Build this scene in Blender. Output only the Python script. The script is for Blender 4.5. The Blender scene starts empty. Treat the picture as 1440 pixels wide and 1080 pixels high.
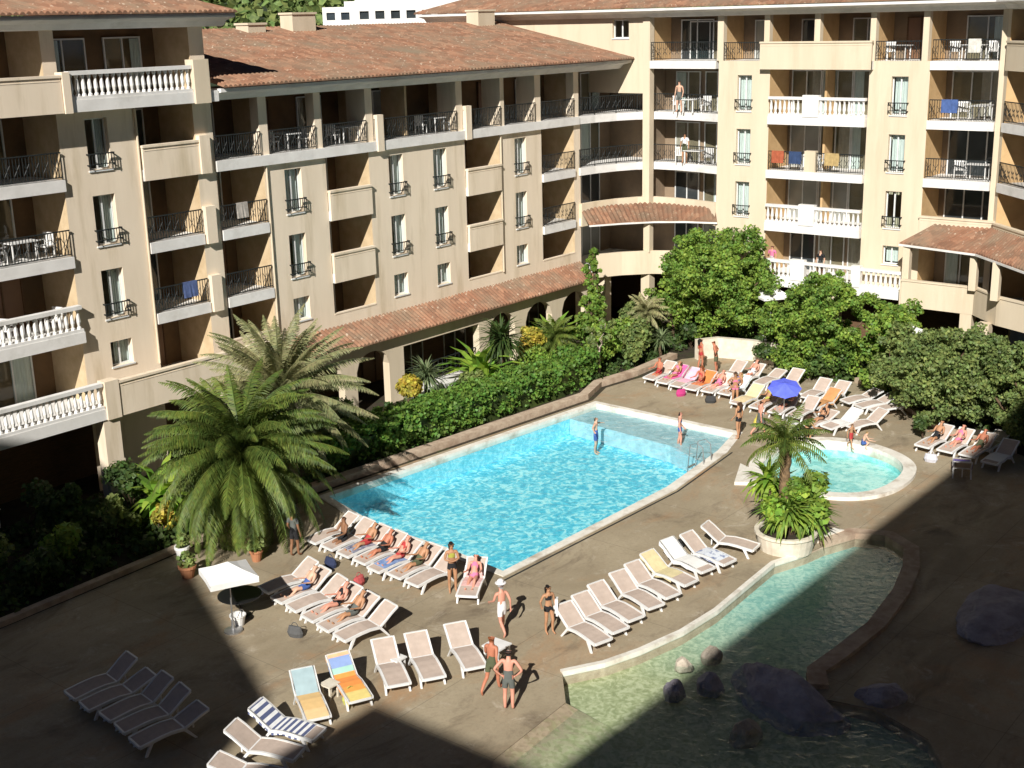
import bpy, bmesh, math, random
from mathutils import Vector, Matrix, noise
from mathutils.geometry import tessellate_polygon
R = math.radians
random.seed(11)
sc = bpy.context.scene
COL = sc.collection
CAMZ = 17.2
# ------------------------------------------------------------------ camera
F_PX, YAW, PITCH, ROLL = 1815.084, 0.891496, 0.275774, -0.0243427
fw = Vector((math.sin(YAW)*math.cos(PITCH), math.cos(YAW)*math.cos(PITCH), -math.sin(PITCH)))
rt0 = Vector((math.cos(YAW), -math.sin(YAW), 0)); up0 = rt0.cross(fw)
rt = math.cos(ROLL)*rt0 + math.sin(ROLL)*up0
up = -math.sin(ROLL)*rt0 + math.cos(ROLL)*up0
cd = bpy.data.cameras.new('camera'); cam = bpy.data.objects.new('camera', cd); COL.objects.link(cam)
cd.sensor_width = 36; cd.lens = F_PX/1440*36; cd.clip_end = 3000; cd.clip_start = 0.05
m = Matrix((rt, up, -fw)).transposed().to_4x4(); m.translation = Vector((0, 0, CAMZ)); cam.matrix_world = m
sc.camera = cam

def ray(px, py): return (px-720)/F_PX*rt - (py-540)/F_PX*up + fw
def at(px, py, z=0.0):
    "the surveyed point of the place seen at a photo pixel, at height z"
    d = ray(px, py); t = (z-CAMZ)/d.z
    return Vector((d.x*t, d.y*t, z))
def far(px, py, dist):
    d = ray(px, py); h = math.hypot(d.x, d.y); t = dist/h
    return Vector((d.x*t, d.y*t, CAMZ+d.z*t))

# ------------------------------------------------------------------ materials
def nodes(name):
    mt = bpy.data.materials.new(name); mt.use_nodes = True
    nt = mt.node_tree; return mt, nt, nt.nodes['Principled BSDF'], nt.nodes['Material Output']
def N(nt, t, **kw):
    n = nt.nodes.new(t)
    for k, v in kw.items():
        if k.startswith('_'): setattr(n, k[1:], v)
        else: n.inputs[k.replace('__', ' ')].default_value = v
    return n
def c4(c): return (c[0], c[1], c[2], 1)
def mk(name, c1, c2=None, scale=3, rough=.8, bump=0, bscale=40, detail=5, lo=.35, hi=.65, c3=None, s3=.6, stretch=None, spec=.3, island=0, metal=0, trans=0):
    mt, nt, b, out = nodes(name); L = nt.links.new
    b.inputs['Roughness'].default_value = rough; b.inputs['Specular IOR Level'].default_value = spec; b.inputs['Metallic'].default_value = metal
    if c2 is None: c2 = tuple(x*.86 for x in c1)
    tc = N(nt, 'ShaderNodeTexCoord'); src = tc.outputs['Object']
    mp = N(nt, 'ShaderNodeMapping'); L(src, mp.inputs[0]); src = mp.outputs[0]
    if stretch: mp.inputs['Scale'].default_value = stretch
    n = N(nt, 'ShaderNodeTexNoise', Scale=scale, Detail=detail, Roughness=.6); L(src, n.inputs['Vector'])
    r = N(nt, 'ShaderNodeMapRange'); r.inputs[1].default_value = lo; r.inputs[2].default_value = hi; L(n.outputs[0], r.inputs[0])
    mx = N(nt, 'ShaderNodeMix', _data_type='RGBA'); mx.inputs[6].default_value = c4(c1); mx.inputs[7].default_value = c4(c2); L(r.outputs[0], mx.inputs[0])
    col = mx.outputs[2]
    if c3:
        n3 = N(nt, 'ShaderNodeTexNoise', Scale=s3, Detail=6, Roughness=.65); L(src, n3.inputs['Vector'])
        r3 = N(nt, 'ShaderNodeMapRange'); r3.inputs[1].default_value = .52; r3.inputs[2].default_value = .72; L(n3.outputs[0], r3.inputs[0])
        m3 = N(nt, 'ShaderNodeMix', _data_type='RGBA'); m3.inputs[7].default_value = c4(c3); L(r3.outputs[0], m3.inputs[0]); L(col, m3.inputs[6]); col = m3.outputs[2]
    if island:
        g = N(nt, 'ShaderNodeNewGeometry'); h = N(nt, 'ShaderNodeHueSaturation')
        v = N(nt, 'ShaderNodeMapRange'); v.inputs[3].default_value = 1-island; v.inputs[4].default_value = 1+island
        L(g.outputs['Random Per Island'], v.inputs[0]); L(v.outputs[0], h.inputs['Value']); L(col, h.inputs['Color']); col = h.outputs[0]
        hh = N(nt, 'ShaderNodeMapRange'); hh.inputs[3].default_value = .475; hh.inputs[4].default_value = .525
        wn = N(nt, 'ShaderNodeMath', _operation='FRACT'); ml = N(nt, 'ShaderNodeMath', _operation='MULTIPLY'); ml.inputs[1].default_value = 17.3
        L(g.outputs['Random Per Island'], ml.inputs[0]); L(ml.outputs[0], wn.inputs[0]); L(wn.outputs[0], hh.inputs[0]); L(hh.outputs[0], h.inputs['Hue'])
    L(col, b.inputs['Base Color'])
    if bump:
        nb = N(nt, 'ShaderNodeTexNoise', Scale=bscale, Detail=4); L(src, nb.inputs['Vector'])
        bp = N(nt, 'ShaderNodeBump', Strength=bump, Distance=.03); L(nb.outputs[0], bp.inputs['Height']); L(bp.outputs[0], b.inputs['Normal'])
    if trans:
        tr = N(nt, 'ShaderNodeBsdfTranslucent'); ms = N(nt, 'ShaderNodeMixShader'); ms.inputs[0].default_value = trans
        L(col, tr.inputs[0]); L(b.outputs[0], ms.inputs[1]); L(tr.outputs[0], ms.inputs[2]); L(ms.outputs[0], out.inputs[0])
    return mt
M = {}
M['wall'] = mk('cream_render', (.84, .715, .56), (.77, .65, .50), 1.1, .9, .15, 60, c3=(.60, .49, .34), s3=.9, stretch=(1.2, 1.2, .16))
M['wall_b'] = mk('cream_render_darkened_for_sun', (.70, .595, .445), (.65, .545, .40), 1.1, .9, .15, 60, c3=(.58, .48, .34), s3=.9, stretch=(1.2, 1.2, .16))  # same cream paint as the other walls, darkened to offset strong sunlight
M['ochre'] = mk('ochre_loggia_paint', (.62, .42, .215), (.54, .355, .175), 2, .9)
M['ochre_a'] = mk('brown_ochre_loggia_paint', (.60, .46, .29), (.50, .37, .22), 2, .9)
M['back_a'] = mk('back_wall_painted_shade', (.20, .12, .06), (.12, .08, .045), .8, .9)  # dark brown puts the shade of the recesses into the wall colour
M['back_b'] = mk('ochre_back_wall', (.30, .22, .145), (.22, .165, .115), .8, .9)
M['slab'] = mk('white_slab_paint', (.82, .80, .77), (.72, .70, .67), 1.5, .7, c3=(.6, .58, .54), s3=.8)
M['rail'] = mk('dark_green_iron', (.022, .026, .026), None, 3, .5)
M['frame'] = mk('white_frame_paint', (.75, .76, .75), None, 3, .5)
M['curtain'] = mk('white_curtain_cloth', (.80, .80, .78), (.6, .6, .6), 6, .9, stretch=(8, 8, .3))
M['stone'] = mk('pinkish_kerb_stone', (.55, .44, .33), (.40, .30, .22), 3, .9, .4, 12, c3=(.3, .2, .14))
M['coping'] = mk('white_pool_coping', (.80, .77, .70), (.68, .64, .56), 2.5, .7, .1, 30, c3=(.45, .38, .3), s3=1.2)
M['soil'] = mk('dark_planting_soil', (.055, .042, .026), (.03, .024, .016), 3, 1, .6, 14, c3=(.05, .07, .02), s3=1.5)
M['rock'] = mk('grey_mauve_rock', (.40, .37, .42), (.26, .24, .27), 2, .9, .8, 9)
M['rock2'] = mk('pale_boulder', (.50, .44, .36), (.33, .28, .22), 3, .9, .6, 8)
M['lounge_white'] = mk('white_resin', (.80, .79, .77), None, 3, .4, spec=.5)
M['sling'] = mk('beige_sling_fabric', (.52, .42, .355), (.45, .36, .30), 5, .85, c3=(.42, .34, .29), s3=2)
M['terracotta'] = mk('terracotta_pot', (.45, .2, .1), (.36, .16, .08), 3, .9)
M['planter'] = mk('pale_planter_concrete', (.72, .66, .55), (.6, .53, .42), 3, .9, .3, 20)
M['trunk'] = mk('rough_bark', (.13, .085, .05), (.07, .047, .03), 6, 1, .8, 18)
M['palmtrunk'] = mk('fibrous_palm_trunk', (.26, .17, .09), (.13, .085, .05), 8, 1, .9, 22)
M['black'] = mk('black_plastic', (.012, .012, .013), None, 3, .4)
M['whitecloth'] = mk('white_canvas', (.84, .83, .80), (.76, .75, .72), 2, .9)
M['bluecloth'] = mk('blue_canvas', (.13, .17, .78), (.09, .12, .66), 2, .8)
M['purplecloth'] = mk('purple_canvas', (.12, .08, .35), (.2, .16, .5), 1.5, .8)
M['tancloth'] = mk('orange_tan_canvas', (.62, .32, .13), (.5, .25, .1), 2, .8)
M['metal'] = mk('grey_metal', (.5, .5, .5), None, 3, .35, metal=.8)
M['wood_and_shade'] = mk('brown_wood_and_painted_shade', (.16, .09, .05), (.1, .06, .03), 4, .7, stretch=(1, 1, 8))  # wooden door frames; on ground floor walls its darkness is painted shade
M['roomdark'] = mk('dim_room', (.05, .045, .04), None, 2, .9)
M['hill'] = mk('wooded_hill_soil', (.03, .045, .02), (.02, .03, .015), .1, 1)
def leafm(name, c1, c2, scale=.9, isl=.35, tr=.35): return mk(name, c1, c2, scale, .55, lo=.4, hi=.6, island=isl, trans=tr, spec=.35)
M['leaf_pine'] = leafm('bright_pine_leaf', (0.25, 0.37, 0.06), (0.15, 0.26, 0.045))
M['leaf_mid'] = leafm('mid_green_leaf', (0.266, 0.392, 0.063), (0.133, 0.231, 0.042))
M['leaf_olive'] = leafm('olive_green_leaf', (0.246, 0.312, 0.094), (0.138, 0.196, 0.061))
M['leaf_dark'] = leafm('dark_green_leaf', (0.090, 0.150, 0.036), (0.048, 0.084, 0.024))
M['leaf_hedge'] = leafm('clipped_hedge_leaf', (0.161, 0.287, 0.046), (0.098, 0.190, 0.034), 1.4)
M['leaf_yellow'] = leafm('yellow_shrub_leaf', (.60, .47, .07), (.34, .32, .05), 1.5)
M['leaf_lime'] = leafm('lime_banana_leaf', (.30, .46, .06), (.2, .34, .045))
M['leaf_blue'] = leafm('blue_green_yucca_leaf', (.2, .26, .13), (.12, .17, .07))
M['frond_a'] = leafm('green_palm_frond', (.15, .20, .036), (.075, .115, .024), .5, .3, .25)
M['frond_b'] = leafm('olive_palm_frond', (.33, .31, .15), (.19, .21, .085), .5, .3, .25)  # olive frond colour of the back date palm and one little palm
M['flower_pink'] = mk('pink_towelling', (.72, .18, .38), (.8, .45, .55), 6, .9)

def roof_mat():
    mt, nt, b, out = nodes('terracotta_barrel_tile'); L = nt.links.new
    tc = N(nt, 'ShaderNodeTexCoord')
    v = N(nt, 'ShaderNodeTexVoronoi', Scale=2.6); L(tc.outputs['Object'], v.inputs['Vector'])
    n1 = N(nt, 'ShaderNodeTexNoise', Scale=.45, Detail=7, Roughness=.7); L(tc.outputs['Object'], n1.inputs['Vector'])
    cr = N(nt, 'ShaderNodeValToRGB'); L(v.outputs['Color'], cr.inputs[0])
    e = cr.color_ramp.elements
    e[0].color = (.17, .085, .05, 1); e[1].color = (.37, .20, .12, 1)
    x = cr.color_ramp.elements.new(.5); x.color = (.26, .125, .072, 1)
    r = N(nt, 'ShaderNodeMapRange'); r.inputs[1].default_value = .42; r.inputs[2].default_value = .68; L(n1.outputs[0], r.inputs[0])
    mx = N(nt, 'ShaderNodeMix', _data_type='RGBA'); mx.inputs[7].default_value = (.20, .15, .10, 1)
    L(r.outputs[0], mx.inputs[0]); L(cr.outputs[0], mx.inputs[6])
    n2 = N(nt, 'ShaderNodeTexNoise', Scale=5, Detail=5); L(tc.outputs['Object'], n2.inputs['Vector'])
    r2 = N(nt, 'ShaderNodeMapRange'); r2.inputs[1].default_value = .62; r2.inputs[2].default_value = .75; L(n2.outputs[0], r2.inputs[0])
    m2 = N(nt, 'ShaderNodeMix', _data_type='RGBA'); m2.inputs[7].default_value = (.5, .4, .3, 1); L(r2.outputs[0], m2.inputs[0]); L(mx.outputs[2], m2.inputs[6])
    L(m2.outputs[2], b.inputs['Base Color']); b.inputs['Roughness'].default_value = .9
    bp = N(nt, 'ShaderNodeBump', Strength=.5, Distance=.04); L(v.outputs['Distance'], bp.inputs['Height']); L(bp.outputs[0], b.inputs['Normal'])
    return mt
M['tile'] = roof_mat()

def fres(nt, ior):
    "fresnel that is the same from both sides of the sheet"
    g = N(nt, 'ShaderNodeNewGeometry'); a = N(nt, 'ShaderNodeMath', _operation='MULTIPLY_ADD'); a.inputs[1].default_value = 1/ior-ior; a.inputs[2].default_value = ior
    nt.links.new(g.outputs['Backfacing'], a.inputs[0]); fr = N(nt, 'ShaderNodeFresnel'); nt.links.new(a.outputs[0], fr.inputs[0]); return fr
def glass_mat(name, tint, rough, opaque):
    mt, nt, b, out = nodes(name); L = nt.links.new
    b.inputs['Base Color'].default_value = c4(tint); b.inputs['Roughness'].default_value = rough; b.inputs['Specular IOR Level'].default_value = .6
    if not opaque:
        t = N(nt, 'ShaderNodeBsdfTransparent'); t.inputs[0].default_value = (.8, .88, .86, 1)
        g = N(nt, 'ShaderNodeBsdfGlossy'); g.inputs['Roughness'].default_value = rough
        fr = fres(nt, 1.5)
        ms = N(nt, 'ShaderNodeMixShader'); L(fr.outputs[0], ms.inputs[0]); L(t.outputs[0], ms.inputs[1]); L(g.outputs[0], ms.inputs[2]); L(ms.outputs[0], out.inputs[0])
    else:
        tc = N(nt, 'ShaderNodeTexCoord'); n = N(nt, 'ShaderNodeTexNoise', Scale=.7, Detail=2); L(tc.outputs['Object'], n.inputs[0])
        h = N(nt, 'ShaderNodeMix', _data_type='RGBA'); h.inputs[6].default_value = c4(tint); h.inputs[7].default_value = c4([x*2.6+.01 for x in tint]); L(n.outputs[0], h.inputs[0]); L(h.outputs[2], b.inputs['Base Color'])
    return mt
M['pane'] = glass_mat('window_glass', (.03, .04, .045), .05, False)
M['pane_dark'] = glass_mat('dark_door_glass', (.018, .022, .024), .08, True)
M['pane_grey'] = glass_mat('curtained_door_glass', (.15, .155, .145), .15, True)
M['pane_brown'] = glass_mat('brown_shuttered_door', (.10, .05, .025), .5, True)

def deck_mat():
    mt, nt, b, out = nodes('stained_concrete_deck'); L = nt.links.new
    tc = N(nt, 'ShaderNodeTexCoord'); P = tc.outputs['Object']
    def noise_(s, d, r, st=None):
        n = N(nt, 'ShaderNodeTexNoise', Scale=s, Detail=d, Roughness=r, Distortion=.8)
        if st:
            mp = N(nt, 'ShaderNodeMapping'); mp.inputs['Scale'].default_value = st; mp.inputs['Rotation'].default_value = (0, 0, R(-15)); L(P, mp.inputs[0]); L(mp.outputs[0], n.inputs[0])
        else: L(P, n.inputs[0])
        return n.outputs[0]
    def mixc(f, lo, hi, prev, c, amt=1):
        r = N(nt, 'ShaderNodeMapRange'); r.inputs[1].default_value = lo; r.inputs[2].default_value = hi; r.inputs[4].default_value = amt; L(f, r.inputs[0])
        x = N(nt, 'ShaderNodeMix', _data_type='RGBA'); x.inputs[7].default_value = c4(c); L(r.outputs[0], x.inputs[0])
        if isinstance(prev, tuple): x.inputs[6].default_value = c4(prev)
        else: L(prev, x.inputs[6])
        return x.outputs[2]
    c = mixc(noise_(.22, 6, .6), .38, .64, (.38, .315, .215), (.29, .235, .155))
    c = mixc(noise_(.30, 8, .7, (.8, 1.25, 1)), .52, .7, c, (.38, .225, .115), .8)
    c = mixc(noise_(.42, 9, .72, (.75, 1.3, 1)), .53, .7, c, (.135, .10, .066), .85)
    c = mixc(noise_(1.1, 9, .75), .56, .72, c, (.54, .47, .37), .75)
    c = mixc(noise_(2.6, 9, .75), .56, .72, c, (.17, .13, .085), .5)
    c = mixc(noise_(11, 6, .75), .48, .7, c, (.21, .17, .115), .45)
    bk = N(nt, 'ShaderNodeTexBrick', Scale=1.0); bk.offset = 0; bk.inputs['Mortar Size'].default_value = .012; bk.inputs['Mortar Smooth'].default_value = .4; bk.inputs['Brick Width'].default_value = 4.2; bk.inputs['Row Height'].default_value = 4.2
    L(P, bk.inputs['Vector']); ja = N(nt, 'ShaderNodeMath', _operation='MULTIPLY'); ja.inputs[1].default_value = .5; L(bk.outputs['Fac'], ja.inputs[0])
    jm = N(nt, 'ShaderNodeMix', _data_type='RGBA'); jm.inputs[7].default_value = (.07, .055, .04, 1); L(ja.outputs[0], jm.inputs[0]); L(c, jm.inputs[6]); c = jm.outputs[2]
    L(c, b.inputs['Base Color'])
    rr = N(nt, 'ShaderNodeMapRange'); rr.inputs[1].default_value = .4; rr.inputs[2].default_value = .7; rr.inputs[3].default_value = .85; rr.inputs[4].default_value = .5
    L(noise_(.9, 7, .7, (.5, 2.0, 1)), rr.inputs[0]); L(rr.outputs[0], b.inputs['Roughness'])
    bp = N(nt, 'ShaderNodeBump', Strength=.25, Distance=.02); L(noise_(14, 6, .7), bp.inputs['Height']); L(bp.outputs[0], b.inputs['Normal'])
    return mt
M['deck'] = deck_mat()

def mosaic(name, c1, c2, c3, s1, s2, alt=None):
    mt, nt, b, out = nodes(name); L = nt.links.new
    tc = N(nt, 'ShaderNodeTexCoord')
    n = N(nt, 'ShaderNodeTexNoise', Scale=s1, Detail=3, Roughness=.55, Distortion=1.6); L(tc.outputs['Object'], n.inputs[0])
    v = N(nt, 'ShaderNodeTexVoronoi', Scale=s2); L(tc.outputs['Object'], v.inputs['Vector'])
    ad = N(nt, 'ShaderNodeMath', _operation='MULTIPLY_ADD'); ad.inputs[1].default_value = .28; L(v.outputs['Color'], ad.inputs[0])
    sb = N(nt, 'ShaderNodeMath', _operation='SUBTRACT'); sb.inputs[1].default_value = .14; L(n.outputs[0], sb.inputs[0]); L(sb.outputs[0], ad.inputs[2])
    def ramp(a, b_, c):
        cr = N(nt, 'ShaderNodeValToRGB'); e = cr.color_ramp.elements; e[0].position = .36; e[1].position = .64; e[0].color = c4(a); e[1].color = c4(c)
        x = e.new(.5); x.color = c4(b_); L(ad.outputs[0], cr.inputs[0]); return cr.outputs[0]
    col = ramp(c1, c2, c3)
    if alt:     # a second tile colour further along x
        sp = N(nt, 'ShaderNodeSeparateXYZ'); L(tc.outputs['Object'], sp.inputs[0])
        r = N(nt, 'ShaderNodeMapRange'); r.inputs[1].default_value = alt[3]; r.inputs[2].default_value = alt[4]; L(sp.outputs[alt[5] if len(alt) > 5 else 0], r.inputs[0])
        if len(alt) > 5: nz = N(nt, 'ShaderNodeMath', _operation='MULTIPLY_ADD'); nz.inputs[1].default_value = .5; L(n.outputs[0], nz.inputs[0]); L(sp.outputs[alt[5]], nz.inputs[2]); L(nz.outputs[0], r.inputs[0])
        mx = N(nt, 'ShaderNodeMix', _data_type='RGBA'); L(r.outputs[0], mx.inputs[0]); L(col, mx.inputs[6]); L(ramp(*alt[:3]), mx.inputs[7]); col = mx.outputs[2]
    L(col, b.inputs['Base Color']); b.inputs['Roughness'].default_value = .5
    return mt
M['pooltile_ripple_light'] = mosaic('turquoise_pool_ripple_light', (.05, .50, .70), (.12, .68, .85), (.48, .92, .97), 2.6, 7)  # pale mottling paints the water's rippling light into the pool floor colour
M['poolwall'] = mosaic('pool_wall_mosaic', (.16, .62, .76), (.24, .72, .84), (.4, .84, .92), 3, 8)
M['ledgetile'] = mosaic('grey_blue_pool_step', (.30, .48, .54), (.36, .55, .61), (.42, .62, .68), 1, 6)
M['kidtile'] = mosaic('pale_aqua_mosaic', (.22, .62, .64), (.34, .76, .76), (.55, .88, .86), 1.2, 6)
M['lagoontile'] = mosaic('pebble_mosaic', (.36, .37, .20), (.48, .48, .28), (.62, .60, .39), 3.5, 9, ((.22, .44, .42), (.32, .54, .50), (.44, .63, .57), 27, 33))

M['beach'] = mosaic('worn_pebble_beach', (.36, .37, .20), (.48, .48, .28), (.60, .58, .38), 2.5, 9, ((.26, .20, .13), (.33, .265, .18), (.40, .32, .22), .0, .22, 2))
def water(name, tint, wave, bump, rough=.03):
    mt, nt, b, out = nodes(name); L = nt.links.new
    tc = N(nt, 'ShaderNodeTexCoord')
    n = N(nt, 'ShaderNodeTexNoise', Scale=wave, Detail=3, Roughness=.5, Distortion=.6); L(tc.outputs['Object'], n.inputs[0])
    bp = N(nt, 'ShaderNodeBump', Strength=bump, Distance=.12); L(n.outputs[0], bp.inputs['Height'])
    t = N(nt, 'ShaderNodeBsdfTransparent'); t.inputs[0].default_value = c4(tint)
    g = N(nt, 'ShaderNodeBsdfGlossy'); g.inputs['Roughness'].default_value = rough; L(bp.outputs[0], g.inputs['Normal'])
    fr = fres(nt, 1.33); L(bp.outputs[0], fr.inputs['Normal'])
    ms = N(nt, 'ShaderNodeMixShader'); L(fr.outputs[0], ms.inputs[0]); L(t.outputs[0], ms.inputs[1]); L(g.outputs[0], ms.inputs[2]); L(ms.outputs[0], out.inputs[0])
    return mt
M['water'] = water('clear_pool_water', (.88, .97, .98), 2.2, .7)
M['water2'] = water('shallow_water', (.90, .97, .95), 3, .35)

def towel_mat(name, stops, axis=0, lo=-1, hi=1):
    "cloth with bands along one local axis; stops = [(pos, colour)] constant steps"
    mt, nt, b, out = nodes(name); L = nt.links.new
    tc = N(nt, 'ShaderNodeTexCoord'); sp = N(nt, 'ShaderNodeSeparateXYZ'); L(tc.outputs['Object'], sp.inputs[0])
    r = N(nt, 'ShaderNodeMapRange'); r.inputs[1].default_value = lo; r.inputs[2].default_value = hi; L(sp.outputs[axis], r.inputs[0])
    cr = N(nt, 'ShaderNodeValToRGB'); cr.color_ramp.interpolation = 'CONSTANT'; e = cr.color_ramp.elements
    e[0].position = stops[0][0]; e[0].color = c4(stops[0][1]); e[1].position = stops[1][0]; e[1].color = c4(stops[1][1])
    for p, c in stops[2:]:
        x = e.new(p); x.color = c4(c)
    n = N(nt, 'ShaderNodeTexNoise', Scale=5, Detail=3); L(tc.outputs['Object'], n.inputs[0])
    hs = N(nt, 'ShaderNodeHueSaturation'); mr = N(nt, 'ShaderNodeMapRange'); mr.inputs[3].default_value = .8; mr.inputs[4].default_value = 1.2; L(n.outputs[0], mr.inputs[0]); L(mr.outputs[0], hs.inputs['Value'])
    L(r.outputs[0], cr.inputs[0]); L(cr.outputs[0], hs.inputs['Color']); L(hs.outputs[0], b.inputs['Base Color']); b.inputs['Roughness'].default_value = .95
    return mt

# ------------------------------------------------------------------ mesh helpers
class Fr:
    "facade frame: s along the wall left to right, d into the building, z up"
    def __init__(s, ox, oy, ux, uy):
        s.o = Vector((ox, oy, 0)); s.u = Vector((ux, uy, 0)).normalized(); s.n = Vector((-s.u.y, s.u.x, 0))
    def p(s, a, d, z): return s.o + s.u*a + s.n*d + Vector((0, 0, z))
ID = Fr(0, 0, 1, 0)
class MB:
    def __init__(s): s.v = []; s.f = []
    def q(s, *ps):
        i = len(s.v); s.v += [Vector(p) for p in ps]; s.f.append(tuple(range(i, i+len(ps))))
    def box(s, F, a0, a1, d0, d1, z0, z1):
        i = len(s.v)
        for z in (z0, z1):
            for a, d in ((a0, d0), (a1, d0), (a1, d1), (a0, d1)): s.v.append(F.p(a, d, z))
        for f in ((0, 3, 2, 1), (4, 5, 6, 7), (0, 1, 5, 4), (1, 2, 6, 5), (2, 3, 7, 6), (3, 0, 4, 7)): s.f.append(tuple(i+k for k in f))
        return s
    def prism(s, poly, z0, z1):
        i = len(s.v); n = len(poly)
        ar = sum(poly[k][0]*poly[(k+1) % n][1]-poly[(k+1) % n][0]*poly[k][1] for k in range(n))
        if ar < 0: poly = poly[::-1]
        for z in (z0, z1): s.v += [Vector((p[0], p[1], z)) for p in poly]
        for k in range(n): s.f.append((i+k, i+(k+1) % n, i+n+(k+1) % n, i+n+k))
        for tri in tessellate_polygon([[Vector((p[0], p[1], 0)) for p in poly]]):
            a, b, c = tri
            v = [poly[a], poly[b], poly[c]]
            if (v[1][0]-v[0][0])*(v[2][1]-v[0][1])-(v[2][0]-v[0][0])*(v[1][1]-v[0][1]) < 0: a, b, c = a, c, b
            s.f.append((i+n+a, i+n+b, i+n+c)); s.f.append((i+c, i+b, i+a))
        return s
    def strip(s, line, w0, w1, z0, z1):
        "wall following an open polyline, from offset w0 to w1 on its left"
        n = len(line); L = [Vector((p[0], p[1], 0)) for p in line]; A = []; B = []
        for k in range(n):
            t = ((L[min(k+1, n-1)]-L[k]).normalized()+(L[k]-L[max(k-1, 0)]).normalized()).normalized()
            nn = Vector((-t.y, t.x, 0)); A.append(L[k]+nn*w0); B.append(L[k]+nn*w1)
        i = len(s.v)
        for k in range(n):
            for p, z in ((A[k], z0), (B[k], z0), (B[k], z1), (A[k], z1)): s.v.append(Vector((p.x, p.y, z)))
        for k in range(n-1):
            for e in range(4): s.f.append((i+4*k+e, i+4*(k+1)+e, i+4*(k+1)+(e+1) % 4, i+4*k+(e+1) % 4))
        s.f.append((i, i+1, i+2, i+3)); j = i+4*(n-1); s.f.append((j+3, j+2, j+1, j))
        return s
    def tube(s, pts, r, n=8, cap=True):
        pts = [Vector(p) for p in pts]; rs = r if isinstance(r, (list, tuple)) else [r]*len(pts); i = len(s.v)
        for k, p in enumerate(pts):
            t = (pts[min(k+1, len(pts)-1)]-pts[max(k-1, 0)]).normalized()
            a = t.cross(Vector((0, 0, 1)) if abs(t.z) < .9 else Vector((1, 0, 0))).normalized(); b = t.cross(a)
            for e in range(n): s.v.append(p+(a*math.cos(2*math.pi*e/n)+b*math.sin(2*math.pi*e/n))*rs[k])
        for k in range(len(pts)-1):
            for e in range(n): s.f.append((i+k*n+e, i+k*n+(e+1) % n, i+(k+1)*n+(e+1) % n, i+(k+1)*n+e))
        if cap: s.f.append(tuple(range(i+n-1, i-1, -1))); j = i+(len(pts)-1)*n; s.f.append(tuple(range(j, j+n)))
        return s
    def lathe(s, c, prof, n=16):
        c = Vector(c); i = len(s.v)
        for r, z in prof:
            for e in range(n): s.v.append(c+Vector((r*math.cos(2*math.pi*e/n), r*math.sin(2*math.pi*e/n), z)))
        for k in range(len(prof)-1):
            for e in range(n): s.f.append((i+k*n+e, i+k*n+(e+1) % n, i+(k+1)*n+(e+1) % n, i+(k+1)*n+e))
        s.f.append(tuple(range(i+n-1, i-1, -1))); j = i+(len(prof)-1)*n; s.f.append(tuple(range(j, j+n)))
        return s
    def build(s, name, mat, parent=None, smooth=False):
        me = bpy.data.meshes.new(name); org = WORG.get(parent.name, Vector()) if parent else Vector()
        me.from_pydata([tuple(v-org) for v in s.v], [], s.f); me.validate(); me.update()
        me.materials.append(M[mat] if isinstance(mat, str) else mat)
        if smooth: me.polygons.foreach_set('use_smooth', [True]*len(me.polygons))
        o = bpy.data.objects.new(name, me); COL.objects.link(o)
        if parent: o.parent = parent; WORG[o.name] = org.copy()
        return o
WORG = {}
def tag(o, label=None, cat=None, group=None, kind=None):
    for k, v in (('label', label), ('category', cat), ('group', group), ('kind', kind)):
        if v: o[k] = v
    return o
def empty(name, loc=(0, 0, 0)):
    o = bpy.data.objects.new(name, None); COL.objects.link(o); o.location = loc; o.empty_display_size = .3
    WORG[o.name] = Vector(loc); return o
def thing(name, label, cat, loc=(0, 0, 0), group=None): return tag(empty(name, loc), label, cat, group)
def dup(root, loc, rz, label, group=None, scale=None, tree=True):
    r = root.copy(); COL.objects.link(r); r.location = loc; r.rotation_euler = (0, 0, rz); r['label'] = label
    if group: r['group'] = group
    if scale: r.scale = (scale,)*3
    if tree:
        for ch in list(root.children):
            c = ch.copy(); COL.objects.link(c); c.parent = r
            for g in ch.children:
                d = g.copy(); COL.objects.link(d); d.parent = c
    return r
def sheet(name, outer, holes, z, mat, kind='structure'):
    polys = [[Vector((p[0], p[1], 0)) for p in outer]]+[[Vector((p[0], p[1], 0)) for p in h] for h in holes]
    flat = [p for q in polys for p in q]; mb = MB(); mb.v = [Vector((p.x, p.y, z)) for p in flat]
    for a, b, c in tessellate_polygon(polys):
        u, v, w = flat[a], flat[b], flat[c]
        if (v.x-u.x)*(w.y-u.y)-(w.x-u.x)*(v.y-u.y) < 0: b, c = c, b
        mb.f.append((a, b, c))
    return tag(mb.build(name, mat), kind=kind)
def offset(poly, w):
    n = len(poly); P = [Vector((p[0], p[1], 0)) for p in poly]
    if sum(P[k].x*P[(k+1) % n].y-P[(k+1) % n].x*P[k].y for k in range(n)) < 0: P = P[::-1]
    out = []
    for k in range(n):
        t = ((P[(k+1) % n]-P[k]).normalized()+(P[k]-P[k-1]).normalized()).normalized()
        out.append(P[k]+Vector((t.y, -t.x, 0))*w)
    return [(p.x, p.y) for p in out]
def smooth_poly(P, it=2):
    for _ in range(it):
        Q = []
        for k in range(len(P)):
            a = Vector(P[k][:2]); b = Vector(P[(k+1) % len(P)][:2]); Q += [tuple(a*.75+b*.25), tuple(a*.25+b*.75)]
        P = Q
    return P
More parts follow.
